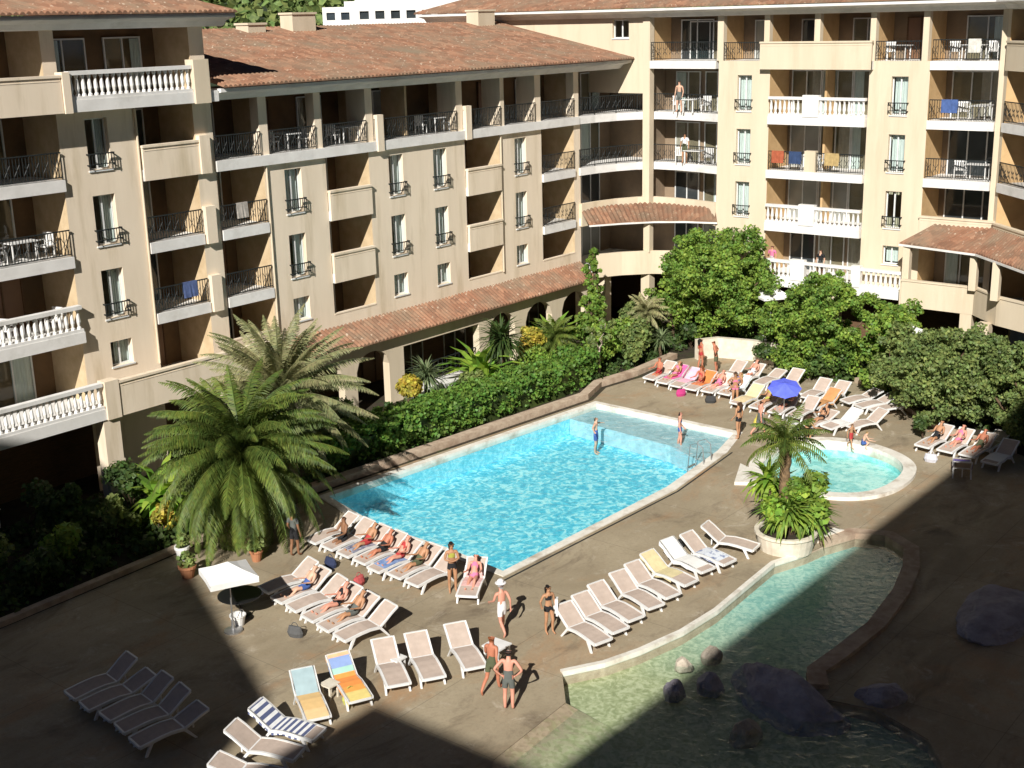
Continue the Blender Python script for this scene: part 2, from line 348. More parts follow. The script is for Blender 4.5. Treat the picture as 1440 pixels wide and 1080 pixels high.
# ------------------------------------------------------------------ ground and pools
deck_out = [(5, -1.2), (5, 34.2), (18.1, 34.2), (31.6, 34.75), (47.2, 33.3), (49.3, 34.0), (51.9, 33.6), (55.9, 33.8), (58.2, 32.4), (57.6, 26), (54.6, 21.2), (52.9, 19.7), (51.6, 18), (50.4, 14.5), (52, 8), (56, -1.2)]
pool = [(29.7, 24.55), (39.3, 24.35), (44.1, 24.9), (46.5, 25.5), (46.8, 32.8), (31.2, 34.2), (30.2, 30.7), (30.1, 27.4)]
kids = smooth_poly([(43.0, 22.6), (45.5, 22.7), (47.2, 22.3), (47.9, 20.6), (47.2, 18.6), (45.8, 17.6), (43.1, 17.6), (41.9, 18.9), (42.0, 21.0)], 3)
lag_deck = [(25.4, 19.0), (26.5, 18.35), (27.7, 17.95), (29.4, 17.6), (31.2, 17.5), (33.6, 17.65), (35.3, 17.75)]
lag_kerb = [(37.6, 17.1), (38.9, 16.6), (39.3, 15.7), (38.7, 14.8), (37.3, 14.25), (35.4, 13.8), (32.9, 13.5), (30.7, 13.6)]
lagoon = [(24.2, 18.0)]+lag_deck+[(36.6, 17.3)]+lag_kerb+[(29.3, 13.7), (28.3, 12.7), (28.6, 11.4), (28.0, 9.8), (26, 8.2), (21, 7.6), (17, 10), (17.4, 14.8), (18.6, 16.4), (21.0, 17.8)]
sheet('ground', [(-700, -700), (900, -700), (900, 900), (-700, 900)], [deck_out], -.004, 'soil')
sheet('pool_deck', deck_out, [offset(pool, .42), offset(kids, .5), lagoon], 0, 'deck')
def ring(name, inner, w, z, mat, kind='structure', zin=-.25):
    out = offset(inner, w); flat_i = offset(inner, 0)
    n = len(out); mb = MB()
    for k in range(n):
        a, b, c, d = out[k], out[(k+1) % n], flat_i[(k+1) % n], flat_i[k]
        mb.q((*a, z), (*b, z), (*c, z), (*d, z)); mb.q((*a, -.1), (*b, -.1), (*b, z), (*a, z)); mb.q((*d, z), (*c, z), (*c, zin), (*d, zin))
    return tag(mb.build(name, mat), kind=kind)
def basin(name, poly, depth, fmat, wmat):
    sheet(name+'_floor', offset(poly, .02), [], -depth, fmat)
    mb = MB(); P = offset(poly, .012); n = len(P)
    for k in range(n): mb.q((*P[k], -depth), (*P[(k+1) % n], -depth), (*P[(k+1) % n], -.02), (*P[k], -.02))
    tag(mb.build(name+'_wall', wmat), kind='structure')
basin('pool', pool, 1.0, 'pooltile_ripple_light', 'poolwall'); ring('pool_coping', pool, .42, .03, 'coping')
mb = MB(); mb.prism([(44.9, 32.95), (46.78, 32.78), (46.48, 25.52), (44.1, 24.92), (43.0, 24.8), (44.2, 27.2)], -.99, -.24); tag(mb.build('pool_step', 'ledgetile'), kind='structure')
sheet('pool_water', pool, [], -.1, 'water')
basin('kids_pool', kids, .45, 'kidtile', 'kidtile'); ring('kids_pool_rim', kids, .5, .14, 'coping'); sheet('kids_pool_water', kids, [], -.02, 'water2')
basin('lagoon', lagoon, .38, 'lagoontile', 'stone'); sheet('lagoon_water', lagoon, [], -.07, 'water2')
mb = MB(); bl = [(24.2, 18.0), (21.0, 17.8), (18.6, 16.4), (17.4, 14.8)]; bi = [(24.15, 15.6), (21.6, 15.4), (20.2, 14.4), (19.4, 13.4)]
for k in range(3): mb.q((*bl[k], -.01), (*bl[k+1], -.01), (*bi[k+1], -.37), (*bi[k], -.37))
tag(mb.build('lagoon_beach', 'beach'), kind='structure')
tag(MB().strip(lag_deck+[(36.6, 17.3)], -.02, .14, -.1, .06).build('lagoon_edge', 'coping'), kind='structure')
tag(MB().strip(lag_kerb+[(29.4, 13.7), (28.6, 13.25)], -.02, .5, -.1, .13).build('lagoon_kerb', 'stone'), kind='structure')
tag(MB().strip([(31.0, 34.95), (40, 34.2), (47.2, 33.55), (49.3, 34.25), (51.9, 33.9), (55.9, 34.05)], 0, .45, -.05, .27).build('border_wall', 'stone'), 'low pinkish stone border wall running between the hedge and the long pool edge', 'wall')
tag(MB().strip([(10, 34.2), (18.1, 34.25), (24.2, 34.55), (31.0, 34.85)], 0, .28, -.05, .18).build('bed_kerb', 'stone'), 'low stone kerb at the foot of the two big palms', 'kerb')
tag(MB().strip([(57.0, 24.5), (54.7, 21.3), (53.0, 19.8), (51.7, 18.1), (50.6, 15)], -.3, 0, -.05, .22).build('bed_kerb', 'stone'), 'low curved stone kerb under the olive green tree at right', 'kerb')
w = MB(); w.strip([(56.2, 33.0), (57.2, 32.4), (57.6, 30.6), (57.4, 29.3)], 0, .35, 0, 1.05)
tag(w.build('garden_wall', 'planter'), 'short curved cream garden wall behind the sunbathers with pink towels', 'wall')
mb = MB(); mb.prism([(41.0, 22.4), (43.0, 23.25), (42.4, 22.0), (41.7, 21.2)], -.05, .13); tag(mb.build('pool_platform', 'coping'), 'pale wedge shaped platform at the left tip of the round paddling pool', 'platform')
mb = MB(); mb.prism([(36.6, 17.7), (38.9, 17.0), (38.9, 17.35), (36.7, 18.0)], -.05, .16); tag(mb.build('stone_ledge', 'coping'), 'pale straight stone ledge right of the round planter', 'ledge')

# ------------------------------------------------------------------ hotel
zb = lambda k: 3.16+2.8*(k-1)
zt = lambda k: zb(k)+.42
FA = Fr(0, 42, 1, 0); FB = Fr(62.4, 0, 0, -1); FC = Fr(62.4, 20.55, -1, -1)
def panel(mb, F, s0, s1, z0, z1, holes=(), d=0, rev=.3):
    S = sorted({s0, s1, *[h[0] for h in holes], *[h[1] for h in holes]}); Z = sorted({z0, z1, *[h[2] for h in holes], *[h[3] for h in holes]})
    for a, b in zip(S, S[1:]):
        for c, e in zip(Z, Z[1:]):
            if any(h[0] <= a and b <= h[1] and h[2] <= c and e <= h[3] for h in holes): continue
            mb.q(F.p(a, d, c), F.p(b, d, c), F.p(b, d, e), F.p(a, d, e))
    for a, b, c, e in [h[:4] for h in holes]:
        P = [(a, c), (b, c), (b, e), (a, e)]
        for (x0, y0), (x1, y1) in zip(P, P[1:]+P[:1]): mb.q(F.p(x0, d, y0), F.p(x0, d+rev, y0), F.p(x1, d+rev, y1), F.p(x1, d, y1))
class Loggia:
    "painted inside faces of a wing's balcony recesses, one part per recess with its back wall below it"
    def __init__(s, par, mat, back): s.par, s.mat, s.back = par, mat, back
    def box(s, *a): MB().box(*a).build('partition', s.mat, s.par)
    def q(s, *ps): mb = MB(); mb.q(*ps); mb.build('loggia_wall', s.mat, s.par)
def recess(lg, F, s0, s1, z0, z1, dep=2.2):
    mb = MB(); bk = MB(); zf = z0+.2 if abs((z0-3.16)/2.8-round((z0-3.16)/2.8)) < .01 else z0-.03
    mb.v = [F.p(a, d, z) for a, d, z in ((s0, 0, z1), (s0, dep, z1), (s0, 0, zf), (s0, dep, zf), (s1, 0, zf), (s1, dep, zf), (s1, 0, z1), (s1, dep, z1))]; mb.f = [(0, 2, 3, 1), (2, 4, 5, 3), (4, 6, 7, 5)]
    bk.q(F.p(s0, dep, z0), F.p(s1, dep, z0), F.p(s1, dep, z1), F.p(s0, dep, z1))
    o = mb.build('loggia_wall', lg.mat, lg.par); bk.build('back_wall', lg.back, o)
def iron(par, F, s0, s1, zf, d=-.03, h=1.0, step=.125, ret=0):
    mb = MB(); b = .02
    mb.box(F, s0, s1, d-.025, d+.025, zf+h-.045, zf+h); mb.box(F, s0, s1, d-b, d+b, zf+.08, zf+.115)
    n = max(2, int((s1-s0)/step))
    for k in range(n+1):
        s = s0+.012+(s1-s0-.024)*k/n; mb.box(F, s-.011, s+.011, d-.011, d+.011, zf+(.0 if k in (0, n) else .115), zf+h-.045)
    if h > .7:
        for k in range(0, n-1, 3):      # wrought crosses
            a = F.p(s0+(s1-s0)*k/n, d, zf+.3); c = F.p(s0+(s1-s0)*(k+2)/n, d, zf+.72)
            a2 = F.p(s0+(s1-s0)*k/n, d, zf+.72); c2 = F.p(s0+(s1-s0)*(k+2)/n, d, zf+.3)
            mb.tube([a, c], .012, 4); mb.tube([a2, c2], .012, 4)
    if ret:
        for s in (s0, s1): mb.box(F, s-.02, s+.02, d, 0, zf+h-.05, zf+h); mb.box(F, s-.02, s+.02, d, 0, zf+.06, zf+.1)
    return mb.build('railing', 'rail', par)
def baluster_mb(mb, c, h):
    mb.lathe(c, [(.085, 0), (.085, .06), (.05, .1), (.088, .26), (.07, .42), (.045, h-.12), (.075, h-.06), (.075, h)], 7)
def balustrade(par, F, s0, s1, zf, d, solid=()):
    mb = MB(); mb.box(F, s0, s1, d-.11, d+.11, zf-.02, zf+.12); mb.box(F, s0, s1, d-.13, d+.13, zf+.86, zf+1.0)
    n = int((s1-s0)/.25)
    for k in range(n):
        s = s0+(k+.5)*(s1-s0)/n
        if not any(a-.05 < s < b+.05 for a, b in solid): baluster_mb(mb, F.p(s, d, zf+.12), .74)
    for a, b in solid: mb.box(F, a, b, d-.15, d+.15, zf-.02, zf+1.1)
    return mb.build('balustrade', 'slab', par)
def window(par, F, s0, s1, z0, z1, rail=True, curt=(.45, 1.0), cz=0):
    fr = MB(); w = .055
    for a, b, c, e in ((s0, s0+w, z0, z1), (s1-w, s1, z0, z1), (s0+w, s1-w, z0, z0+w), (s0+w, s1-w, z1-w, z1), ((s0+s1)/2-.035, (s0+s1)/2+.035, z0+w, z1-w)):
        fr.box(F, a, b, .19, .25, c, e)
    fr.box(F, s0-.04, s1+.04, -.05, .19, z0-.06, z0-.002)
    o = fr.build('window', 'frame', par)
    pn = MB(); pn.q(F.p(s0+.02, .225, z0+.02), F.p(s1-.02, .225, z0+.02), F.p(s1-.02, .225, z1-.02), F.p(s0+.02, .225, z1-.02)); pn.build('pane', 'pane', o)
    if curt:
        c = MB(); a = s0+(s1-s0)*curt[0]; b = s0+(s1-s0)*curt[1]; n = 10
        for k in range(n):
            x0 = a+(b-a)*k/n; x1 = a+(b-a)*(k+1)/n; y0 = .34+.03*(k % 2); y1 = .34+.03*((k+1) % 2)
            c.q(F.p(x0, y0, z0+cz), F.p(x1, y1, z0+cz), F.p(x1, y1, z1-.02), F.p(x0, y0, z1-.02))
        c.build('curtain', 'curtain', o)
    if rail: iron(o, F, s0-.06, s1+.06, z0+.12, -.16, .5, .11, ret=1)
    return o
dr = random.Random(21)
def door(par, F, s0, s1, zf, h=2.15, d=2.12, mat='pane_dark', n=2):
    fr = MB(); w = .06
    fr.box(F, s0, s1, d-.02, d+.05, zf+h-w, zf+h)
    for k in range(n+1):
        s = s0+(s1-s0-w)*k/n; fr.box(F, s, s+w, d-.02, d+.05, zf, zf+h-w)
    o = fr.build('glass_door', 'frame' if mat != 'pane_brown' else 'wood_and_shade', par)
    cur = mat != 'pane_brown' and dr.random() < .55; dp = d if cur else d+.02
    p = MB(); p.q(F.p(s0+.03, dp, zf), F.p(s1-.03, dp, zf), F.p(s1-.03, dp, zf+h-.03), F.p(s0+.03, dp, zf+h-.03)); p.build('pane', 'pane' if cur else mat, o)
    if cur:
        a = s0+.06; b = s1-.06; w_ = (b-a)*dr.uniform(.25, .6)
        if dr.random() < .5: b = a+w_
        else: a = b-w_
        k_ = max(6, int((b-a)/.09)); cm = MB()
        for k in range(k_): cm.q(F.p(a+(b-a)*k/k_, d+.035+.03*(k % 2), zf+.02), F.p(a+(b-a)*(k+1)/k_, d+.035+.03*((k+1) % 2), zf+.02), F.p(a+(b-a)*(k+1)/k_, d+.035+.03*((k+1) % 2), zf+h-.08), F.p(a+(b-a)*k/k_, d+.035+.03*(k % 2), zf+h-.08))
        cm.build('curtain', 'curtain' if dr.random() < .6 else 'sling', o)
    return o
def slab(par, F, s0, s1, k, d0=-.12, d1=2.19, name='balcony'):
    return MB().box(F, s0, s1, d0, d1, zb(k), zt(k)).build(name, 'slab', par)
def parapet(par, F, s0, s1, k, d0=-.14, h=1.25, mat='wall'):
    o = MB().box(F, s0, s1, d0, d0+.14, zb(k)+.0, zb(k)+h).build('parapet', mat, par)
    c = MB(); c.box(F, s0-.02, s1+.02, d0-.045, d0+.2, zb(k)+h, zb(k)+h+.09)
    c.box(F, s0+.06, s1-.06, d0-.012, d0, zb(k)+h-.13, zb(k)+h-.1); c.build('coping_band', mat, o); return o
DM = ['pane_dark', 'pane_grey', 'pane_dark', 'pane_brown']
def roof_strip(par, E, T, period=.24, amp=.045, rows=3, name='roof'):
    "barrel tiled roof between an eave polyline and a top polyline"
    def samp(Pl, t):
        L = [(Pl[i+1]-Pl[i]).length for i in range(len(Pl)-1)]; x = t*sum(L)
        for i, l in enumerate(L):
            if x <= l or i == len(L)-1: return Pl[i].lerp(Pl[i+1], min(1, x/l))
            x -= l
    E = [Vector(p) for p in E]; T = [Vector(p) for p in T]
    ln = sum((E[i+1]-E[i]).length for i in range(len(E)-1)); n = int(ln/period)*6; mb = MB()
    for k in range(n+1):
        a = samp(E, k/n); b = samp(T, k/n); w = abs(math.sin(math.pi*k/6))*amp*2
        for r in range(rows): 
            p = a.lerp(b, r/(rows-1)); mb.v.append(p+Vector((0, 0, w+noise.noise(p*.7)*.03)))
        mb.v.append(a+Vector((0, 0, -.03)))
    R1 = rows+1
    for k in range(n):
        for r in range(rows-1): mb.f.append((k*R1+r, (k+1)*R1+r, (k+1)*R1+r+1, k*R1+r+1))
        mb.f.append((k*R1+rows, (k+1)*R1+rows, (k+1)*R1, k*R1))
    return mb.build(name, 'tile', par)
def cornice(par, F, s0, s1, z, out=.8, mat='slab'):
    mb = MB(); prof = [(.02, z-.02), (-.12, z+.02), (-.3, z+.2), (-out, z+.33), (-out, z+.47), (.1, z+.47)]
    i = 0
    for (d0, c0), (d1, c1) in zip(prof, prof[1:]): mb.q(F.p(s0, d0, c0), F.p(s1, d0, c0), F.p(s1, d1, c1), F.p(s0, d1, c1))
    for s in (s0, s1): mb.q(*[F.p(s, d, c) for d, c in prof])
    return mb.build('eave', mat, par)
def chimney(par, c, w, dd, h):
    mb = MB(); x, y, z = c; mb.box(ID, x-w/2, x+w/2, y-dd/2, y+dd/2, z-1, z+h); mb.box(ID, x-w/2-.06, x+w/2+.06, y-dd/2-.06, y+dd/2+.06, z+h, z+h+.1)
    return mb.build('chimney', 'wall_b', par)

# ---- left, taller wing
WL = thing('hotel_wing', 'tall hotel wing at the left edge with white balustrade balconies', 'building', (24, 42, 0))
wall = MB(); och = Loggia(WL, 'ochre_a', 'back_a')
hl = [(27.62, 28.57, zb(k)+.62+.0, zb(k)+2.49) for k in (2, 3, 4)]+[(27.68, 28.65, 4.7, 5.67)]
panel(wall, FA, 26.5, 29.85, 0, 14.36, hl)
panel(wall, FA, 32.5, 33.4, 3.16, 14.36); panel(wall, FA, 26.2, 26.75, 14.78, 17.2); panel(wall, FA, 32.6, 33.3, 14.78, 17.2)
wall.box(FA, 12, 33.3, 2.25, 10, 0, 17.25); wall.box(FA, 33.0, 33.28, .02, 2.24, 11.6, 17.2)
for k in (1, 2, 3, 4):
    a, b = zb(k), zb(k+1); recess(och, FA, 12, 26.5, a, b); recess(och, FA, 29.85, 32.5, a, b)
recess(och, FA, 12, 26.2, 14.4, 17.2); recess(och, FA, 26.75, 32.6, 14.4, 17.2)
for k in (2, 3, 4): och.box(FA, 21.0, 21.2, .05, 2.2, zt(k), zb(k+1))
MB().box(FA, 12, 33.3, 1.9, 2.24, 0, 3.15).build('ground_floor_wall', 'wood_and_shade', WL)  # dark brown paints in the shade below the terrace
wall.build('wall', 'wall', WL)
for i, k in enumerate((2, 3, 4)):
    window(WL, FA, 27.62, 28.57, zb(k)+.62, zb(k)+2.49, curt=(.5, 1) if k != 4 else (.55, .95))
window(WL, FA, 27.68, 28.65, 4.7, 5.67, rail=False, curt=(.35, 1))
for k in (2, 3, 4):
    b = slab(WL, FA, 12, 26.48, k, -.15 if k > 2 else -.3)
    if k == 2: balustrade(b, FA, 12, 26.45, zt(k), -.17)
    else: iron(b, FA, 12.1, 26.44, zt(k), -.08)
    b2 = slab(WL, FA, 29.87, 32.48, k)
    if k == 4: parapet(WL, FA, 29.9, 32.9, 4)
    else: iron(b2, FA, 29.9, 32.45, zt(k), -.06)
    MB().box(FA, 32.55, 33.05, -.22, -.002, zb(k)+.0, zb(k)+1.5).build('newel', 'wall', WL)
for k in (1, 2, 3, 4):
    for j, (a, b) in enumerate(((21.6, 23.4), (23.9, 25.6), (30.3, 31.7))): door(WL, FA, a, b, zt(k), mat=DM[(k+j) % 4])
for a, b in ((22, 23.3), (24, 25.4), (27.4, 29.4), (30.2, 31.9)): door(WL, FA, a, b, 14.78, 2.1, mat='pane_dark')
b = MB().box(FA, 12, 33.3, -1.3, 2.19, zb(1), zt(1)).build('terrace', 'slab', WL)
balustrade(b, FA, 12, 26.3, zt(1), -1.17); MB().box(FA, 26.35, 26.95, -1.36, -.9, zb(1)-.02, zb(1)+1.45).build('newel', 'wall', WL)
parapet(WL, FA, 27.0, 35.2, 1, -1.32, 1.28)
b = MB().box(FA, 12, 33.25, -.75, 2.19, zb(5), zt(5)).build('balcony', 'slab', WL)
balustrade(b, FA, 26.7, 32.05, zt(5), -.62); parapet(WL, FA, 12, 26.35, 5, -.78, 1.22)
MB().box(FA, 26.38, 26.68, -.85, -.4, zb(5)-.02, zb(5)+1.4).build('newel', 'wall', WL); MB().box(FA, 32.07, 32.8, -.85, -.35, zb(5)-.03, zb(5)+1.62).build('newel', 'wall_b', WL)
MB().box(FA, 26.2, 26.9, -1.25, -.7, 0, zb(1)-.02).build('column', 'wall', WL)
for s in (20.2, 31.8): MB().box(FA, s, s+.6, -1.2, -.7, 0, zb(1)).build('column', 'wall', WL)
cornice(WL, FA, 12, 34.3, 17.2, .85)
r = roof_strip(WL, [(12, 41.05, 17.72), (34.35, 41.05, 17.72)], [(12, 49, 20.2), (29, 49, 20.2)])
mb = MB(); mb.q((34.35, 41.05, 17.66), (34.35, 56, 17.66), (29, 49, 20.2)); mb.q((34.3, 41.1, 17.6), (34.3, 56, 17.6), (12, 56, 17.6), (12, 41.1, 17.6)); mb.build('roof_hip', 'tile', r)

# ---- long middle wing
WA = thing('hotel_wing', 'long middle hotel wing under a wide terracotta roof, red lean-to roof at its base', 'building', (45, 42, 0))
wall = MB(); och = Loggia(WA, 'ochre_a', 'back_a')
bays = [(33.4, 35.9, 'iron'), (39.4, 42.07, 'par'), (48.75, 51.45, 'par'), (54.97, 57.9, 'iron')]
wins = {(35.9, 39.4): [37.0], (42.07, 48.75): [43.35, 46.42], (51.45, 54.97): [52.7]}
for (a, b), ws in wins.items():
    H = []
    for x in ws:
        H += [(x, x+.95, zb(k)+.62, zb(k)+2.5) for k in (2, 3)]+[(x, x+.95, 4.65, 5.67)]
        for k in (2, 3): window(WA, FA, x, x+.95, zb(k)+.62, zb(k)+2.5, curt=random.choice(((.4, 1), (.5, 1), (.3, .95))))
        window(WA, FA, x, x+.95, 4.65, 5.67, rail=False, curt=(.3, 1))
    panel(wall, FA, a, b, 3.16, zb(4), H)
panel(wall, FA, 57.9, 58.5, 0, zb(4))
for a, b, t in bays:
    panel(wall, FA, a, b, 3.16, 4.5); wall.box(FA, a, b, -.02, .15, 4.5, 4.56)
    for k in (1, 2, 3):
        recess(och, FA, a, b, zb(k), zb(k+1))
        if k > 1:
            s_ = slab(WA, FA, a+.02, b-.02, k)
            if t == 'iron': iron(s_, FA, a+.04, b-.04, zt(k), -.06)
            else: parapet(WA, FA, a+.03, b-.03, k)
        door(WA, FA, a+.4, b-.6, zt(k), mat=DM[(k+int(a)) % 4])
    MB().box(FA, a+.02, b-.02, .16, 2.19, zb(1), zt(1)).build('balcony', 'slab', WA)
recess(och, FA, 33.3, 58.2, zt(4), 14.4, 2.2); wall.box(FA, 33.35, 62.3, 2.25, 9, 0, 14.4)
MB().box(FA, 33.4, 58.2, 2.15, 2.24, 0, 3.0).build('ground_floor_wall', 'wood_and_shade', WA)  # shade behind the arcade is put into this dark colour
b = MB().box(FA, 33.35, 58.25, -.16, 2.19, zb(4), zt(4)).build('balcony', 'slab', WA)
tc_ = [(35.8, 36.25), (38.9, 39.3), (42.0, 42.45), (48.2, 48.65), (51.6, 51.9), (54.45, 54.95), (57.9, 58.35)]
for i, (a, c) in enumerate(tc_):
    MB().box(FA, a, c, -.005, .5 if i not in (2, 3, 4, 5) else 1.2, zt(4), 14.4).build('column', 'wall', WA)
    prev = 33.35 if i == 0 else tc_[i-1][1]
    iron(b, FA, prev+.03, a-.03, zt(4), -.06)
    wdt = a-prev
    door(WA, FA, prev+wdt*.2, prev+wdt*.75, zt(4), 2.1, mat=DM[(i*3) % 4], n=3 if wdt > 4 else 2)
for s in (42.5, 48.68): MB().box(FA, s, s+.4, -.24, -.003, zb(4)-.03, zb(4)+1.6).build('newel', 'wall', WA)
for s, e in ((36.3, 38.85), (42.5, 45.2), (45.25, 48.15), (48.7, 51.55)): och.box(FA, s-.02, s+.12, .6, 2.2, zt(4), 14.36)
cornice(WA, FA, 33.3, 62.3, 14.36, .85)
wall.build('wall', 'wall', WA)
rf = roof_strip(WA, [(33.32, 41.0, 14.9), (62.38, 41.0, 14.9)], [(33.32, 51, 17.02), (62.38, 51, 17.02)], rows=5)
mb = MB(); mb.q((33.32, 51, 17.0), (62.38, 51, 17.0), (62.38, 60, 15), (33.32, 60, 15)); mb.build('roof_back', 'tile', rf)
for px, w_ in ((676, 1.5), (419, 1.55), (352, 1.1)):
    p = far(px, 30, 1); t = 50.3/p.y if p.y else 1; chimney(rf, (p.x*t, 50.3, 16.9), w_, .9, .75 if w_ > 1.2 else .3)
# lean-to and arcade at its base
roof_strip(WA, [(35.2, 40.45, 3.22), (57.9, 40.45, 3.22)], [(35.2, 42.0, 3.9), (58.45, 42.0, 3.9)], rows=3, name='lean_to_roof')
arc = MB(); DA = -1.2
pil = [(35.2, 36.0), (38.6, 39.4), (41.5, 42.5), (48.0, 48.8), (50.9, 51.8), (54.1, 55.0), (57.3, 58.0)]
for (a, b), nx in zip(pil, pil[1:]+[None]):
    arc.box(FA, a, b, DA, DA+.4, 0, 3.1)
    if nx:
        c, e = b, nx[0]; mid = (c+e)/2; rad = (e-c)/2; top = 2.75; wide = rad > 1.8; n = 12
        for j in range(n):
            x0 = c+(e-c)*j/n; x1 = c+(e-c)*(j+1)/n
            h = lambda x: (2.55 if wide else top-rad*.75+rad*.75*math.sqrt(max(0, 1-((x-mid)/rad)**2)))
            arc.q(FA.p(x0, DA, h(x0)), FA.p(x1, DA, h(x1)), FA.p(x1, DA, 3.1), FA.p(x0, DA, 3.1)); arc.q(FA.p(x0, DA, h(x0)), FA.p(x0, DA+.4, h(x0)), FA.p(x1, DA+.4, h(x1)), FA.p(x1, DA, h(x1)))
arc.build('arcade', 'wall_b', WA)
MB().box(FA, 35.2, 58, DA+.4, 2.2, 3.0, 3.1).build('arcade_ceiling', 'ochre', WA)
iron(WA, FA, 42.6, 47.9, .35, -1.0, 1.0, .3); MB().box(FA, 42.5, 48, -1.9, -.8, .0, .35).build('terrace_edge', 'slab', WA)
for s in (43, 45.6, 49, 52, 55.4): door(WA, FA, s, s+1.8, 0, 2.3, mat=random.choice(DM))

for s in (35.98, 51.5): MB().tube([FA.p(s, -.06, 4.5), FA.p(s, -.06, 11.5)], .045, 8).build('downpipe', 'wall_b', WA)
MB().tube([FA.p(29.78, -.06, 4.4), FA.p(29.78, -.06, 14.3)], .045, 8).build('downpipe', 'wall_b', WL)
# ---- curved corner
WK = thing('hotel_wing', 'curved hotel corner with bowed white balconies above a small curved porch roof', 'building', (60, 40, 0))
KC = [(58.35, 41.9), (59.6, 41.75), (61.1, 41.35), (62.3, 40.75), (62.95, 39.9), (63.0, 38.6), (62.8, 37.2), (62.4, 35.65)]
inner = [(64.62, 35.65), (64.62, 44.2), (58.5, 44.2)]
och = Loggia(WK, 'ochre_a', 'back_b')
MB().box(ID, 58.6, 64.5, 44.0, 44.15, 0, 3.1).box(ID, 64.4, 64.55, 35.7, 44, 0, 3.1).build('ground_floor_wall', 'wood_and_shade', WK)  # dark tone paints the shade under the corner balconies
for z0, z1 in ((0, zb(5)), ):
    och.mat = 'back_b'; och.q((58.5, 44.2, z0), (64.62, 44.2, z0), (64.62, 44.2, z1), (58.5, 44.2, z1)); och.q((64.62, 44.2, z0), (64.62, 35.65, z0), (64.62, 35.65, z1), (64.62, 44.2, z1))
och.q((64.62, 42, zb(5)), (64.62, 35.65, zb(5)), (64.62, 35.65, 17), (64.62, 42, 17))
och.box(FB, -40.55, -40.35, .35, 2.2, 6, 17)
def curve_iron(par, line, zf):
    for a, b in zip(line, line[1:]):
        F = Fr(a[0], a[1], b[0]-a[0], b[1]-a[1]); iron(par, F, .0, (Vector(b)-Vector(a)).length, zf, .06, 1.0, .13)
for k in (2, 3, 4):
    b = MB().prism(KC+inner, zb(k), zt(k)).build('balcony', 'slab', WK)
    if k in (3, 4): curve_iron(b, KC, zt(k))
    if k == 2: MB().strip(KC, -.1, .12, zb(2)-.02, zb(2)+1.25).build('parapet', 'wall_b', WK)
b = MB().box(FB, -39.94, -35.78, -.12, 2.19, zb(5), zt(5)).build('balcony', 'slab', WK); iron(b, FB, -39.9, -35.8, zt(5), -.04)
MB().box(FB, -40.4, -39.95, -.1, .35, 6, 17.1).build('column', 'wall_b', WK)
for k in (1, 2, 3, 4):
    door(WK, FB, -39.6, -38.0, zt(k), mat=DM[(k+1) % 3]); door(WK, FB, -37.7, -36.1, zt(k), mat='pane_grey'); door(WK, Fr(0, 42.0, 1, 0), 59.2, 60.9, zt(k), mat='pane_brown'); door(WK, Fr(0, 42.0, 1, 0), 61.5, 63.4, zt(k), mat=DM[k % 3])
door(WK, FB, -39.3, -37.2, zt(5), mat='pane_dark')
PE = [(57.9, 41.0), (59.5, 39.95), (60.9, 38.7), (61.8, 37.2), (62.3, 35.5)]
PT = [(58.4, 41.95), (60.6, 41.3), (62.3, 40.2), (62.7, 38.4), (62.4, 35.7)]
roof_strip(WK, [(x, y, 6.15) for x, y in PE], [(x, y, 6.85) for x, y in PT], name='porch_roof')
MB().strip(PE, -.03, .05, 6.05, 6.14).build('fascia', 'slab', WK)
KP = [(58.4, 41.0), (59.8, 40.2), (61.1, 38.95), (61.95, 37.4), (62.35, 35.7)]
b = MB().prism(KP+inner, zb(1), zt(1)).build('balcony', 'slab', WK)
MB().strip(KP, -.14, .0, zb(1)-.02, zb(1)+1.3).build('parapet', 'wall_b', WK)
for x, y in ((61.0, 39.15), ): MB().box(ID, x-.2, x+.2, y-.2, y+.2, zb(1)+1.2, 6.06).build('column', 'wall_b', WK)
for x, y in ((61.2, 39.3), (62.3, 36.2), (59.3, 41.0)): MB().box(ID, x-.28, x+.28, y-.28, y+.28, 0, zb(1)).build('column', 'wall_b', WK)

# ---- right wing facing the pool
WB = thing('hotel_wing', 'brightly sunlit hotel wing on the right, white balconies stacked between window bays', 'building', (62.4, 28, 0))
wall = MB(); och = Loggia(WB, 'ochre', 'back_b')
def colholes(x, w, ks, small=True): return [(x, x+w, zb(k)+.62, zb(k)+2.48) for k in ks]+([(x, x+w, 4.75, 5.68)] if small else [])
H1 = colholes(-34.5, .85, (2, 3, 4)); H2 = colholes(-25.98, .85, (2, 3, 4))
panel(wall, FB, -35.65, -32.6, 3.16, zb(5), H1); panel(wall, FB, -27.15, -24.08, 3.16, zb(5), H2)
panel(wall, FB, -35.65, -32.6, zb(5), zt(5)); panel(wall, FB, -27.15, -24.08, zb(5), zt(5)); panel(wall, FB, -20.8, -20.5, 0, 17.15)
panel(wall, FB, -56, -40.4, 13, 17.2, [(-42.5, -41.4, 16.0, 17.0)]); window(WB, FB, -42.5, -41.4, 16.0, 17.0, rail=False, curt=None)
panel(wall, FB, -32.6, -27.15, 0, 0.001)
for h in H1: window(WB, FB, *h, rail=h[3]-h[2] > 1.2, curt=(.05, 1), cz=.1)
for i, h in enumerate(H2): window(WB, FB, *h, rail=h[3]-h[2] > 1.2, curt=(.1, 1) if i else None, cz=.1)
wall.box(FB, -56, -20.0, 2.25, 10, 0, 17.1)
for a, b in ((-32.6, -27.15), (-24.08, -20.8)):
    for k in (1, 2, 3, 4): recess(och, FB, a, b, zb(k), zb(k+1))
TC = [(-35.75, -35.4), (-33.0, -32.7), (-30.18, -29.88), (-27.2, -26.92), (-24.54, -24.25)]
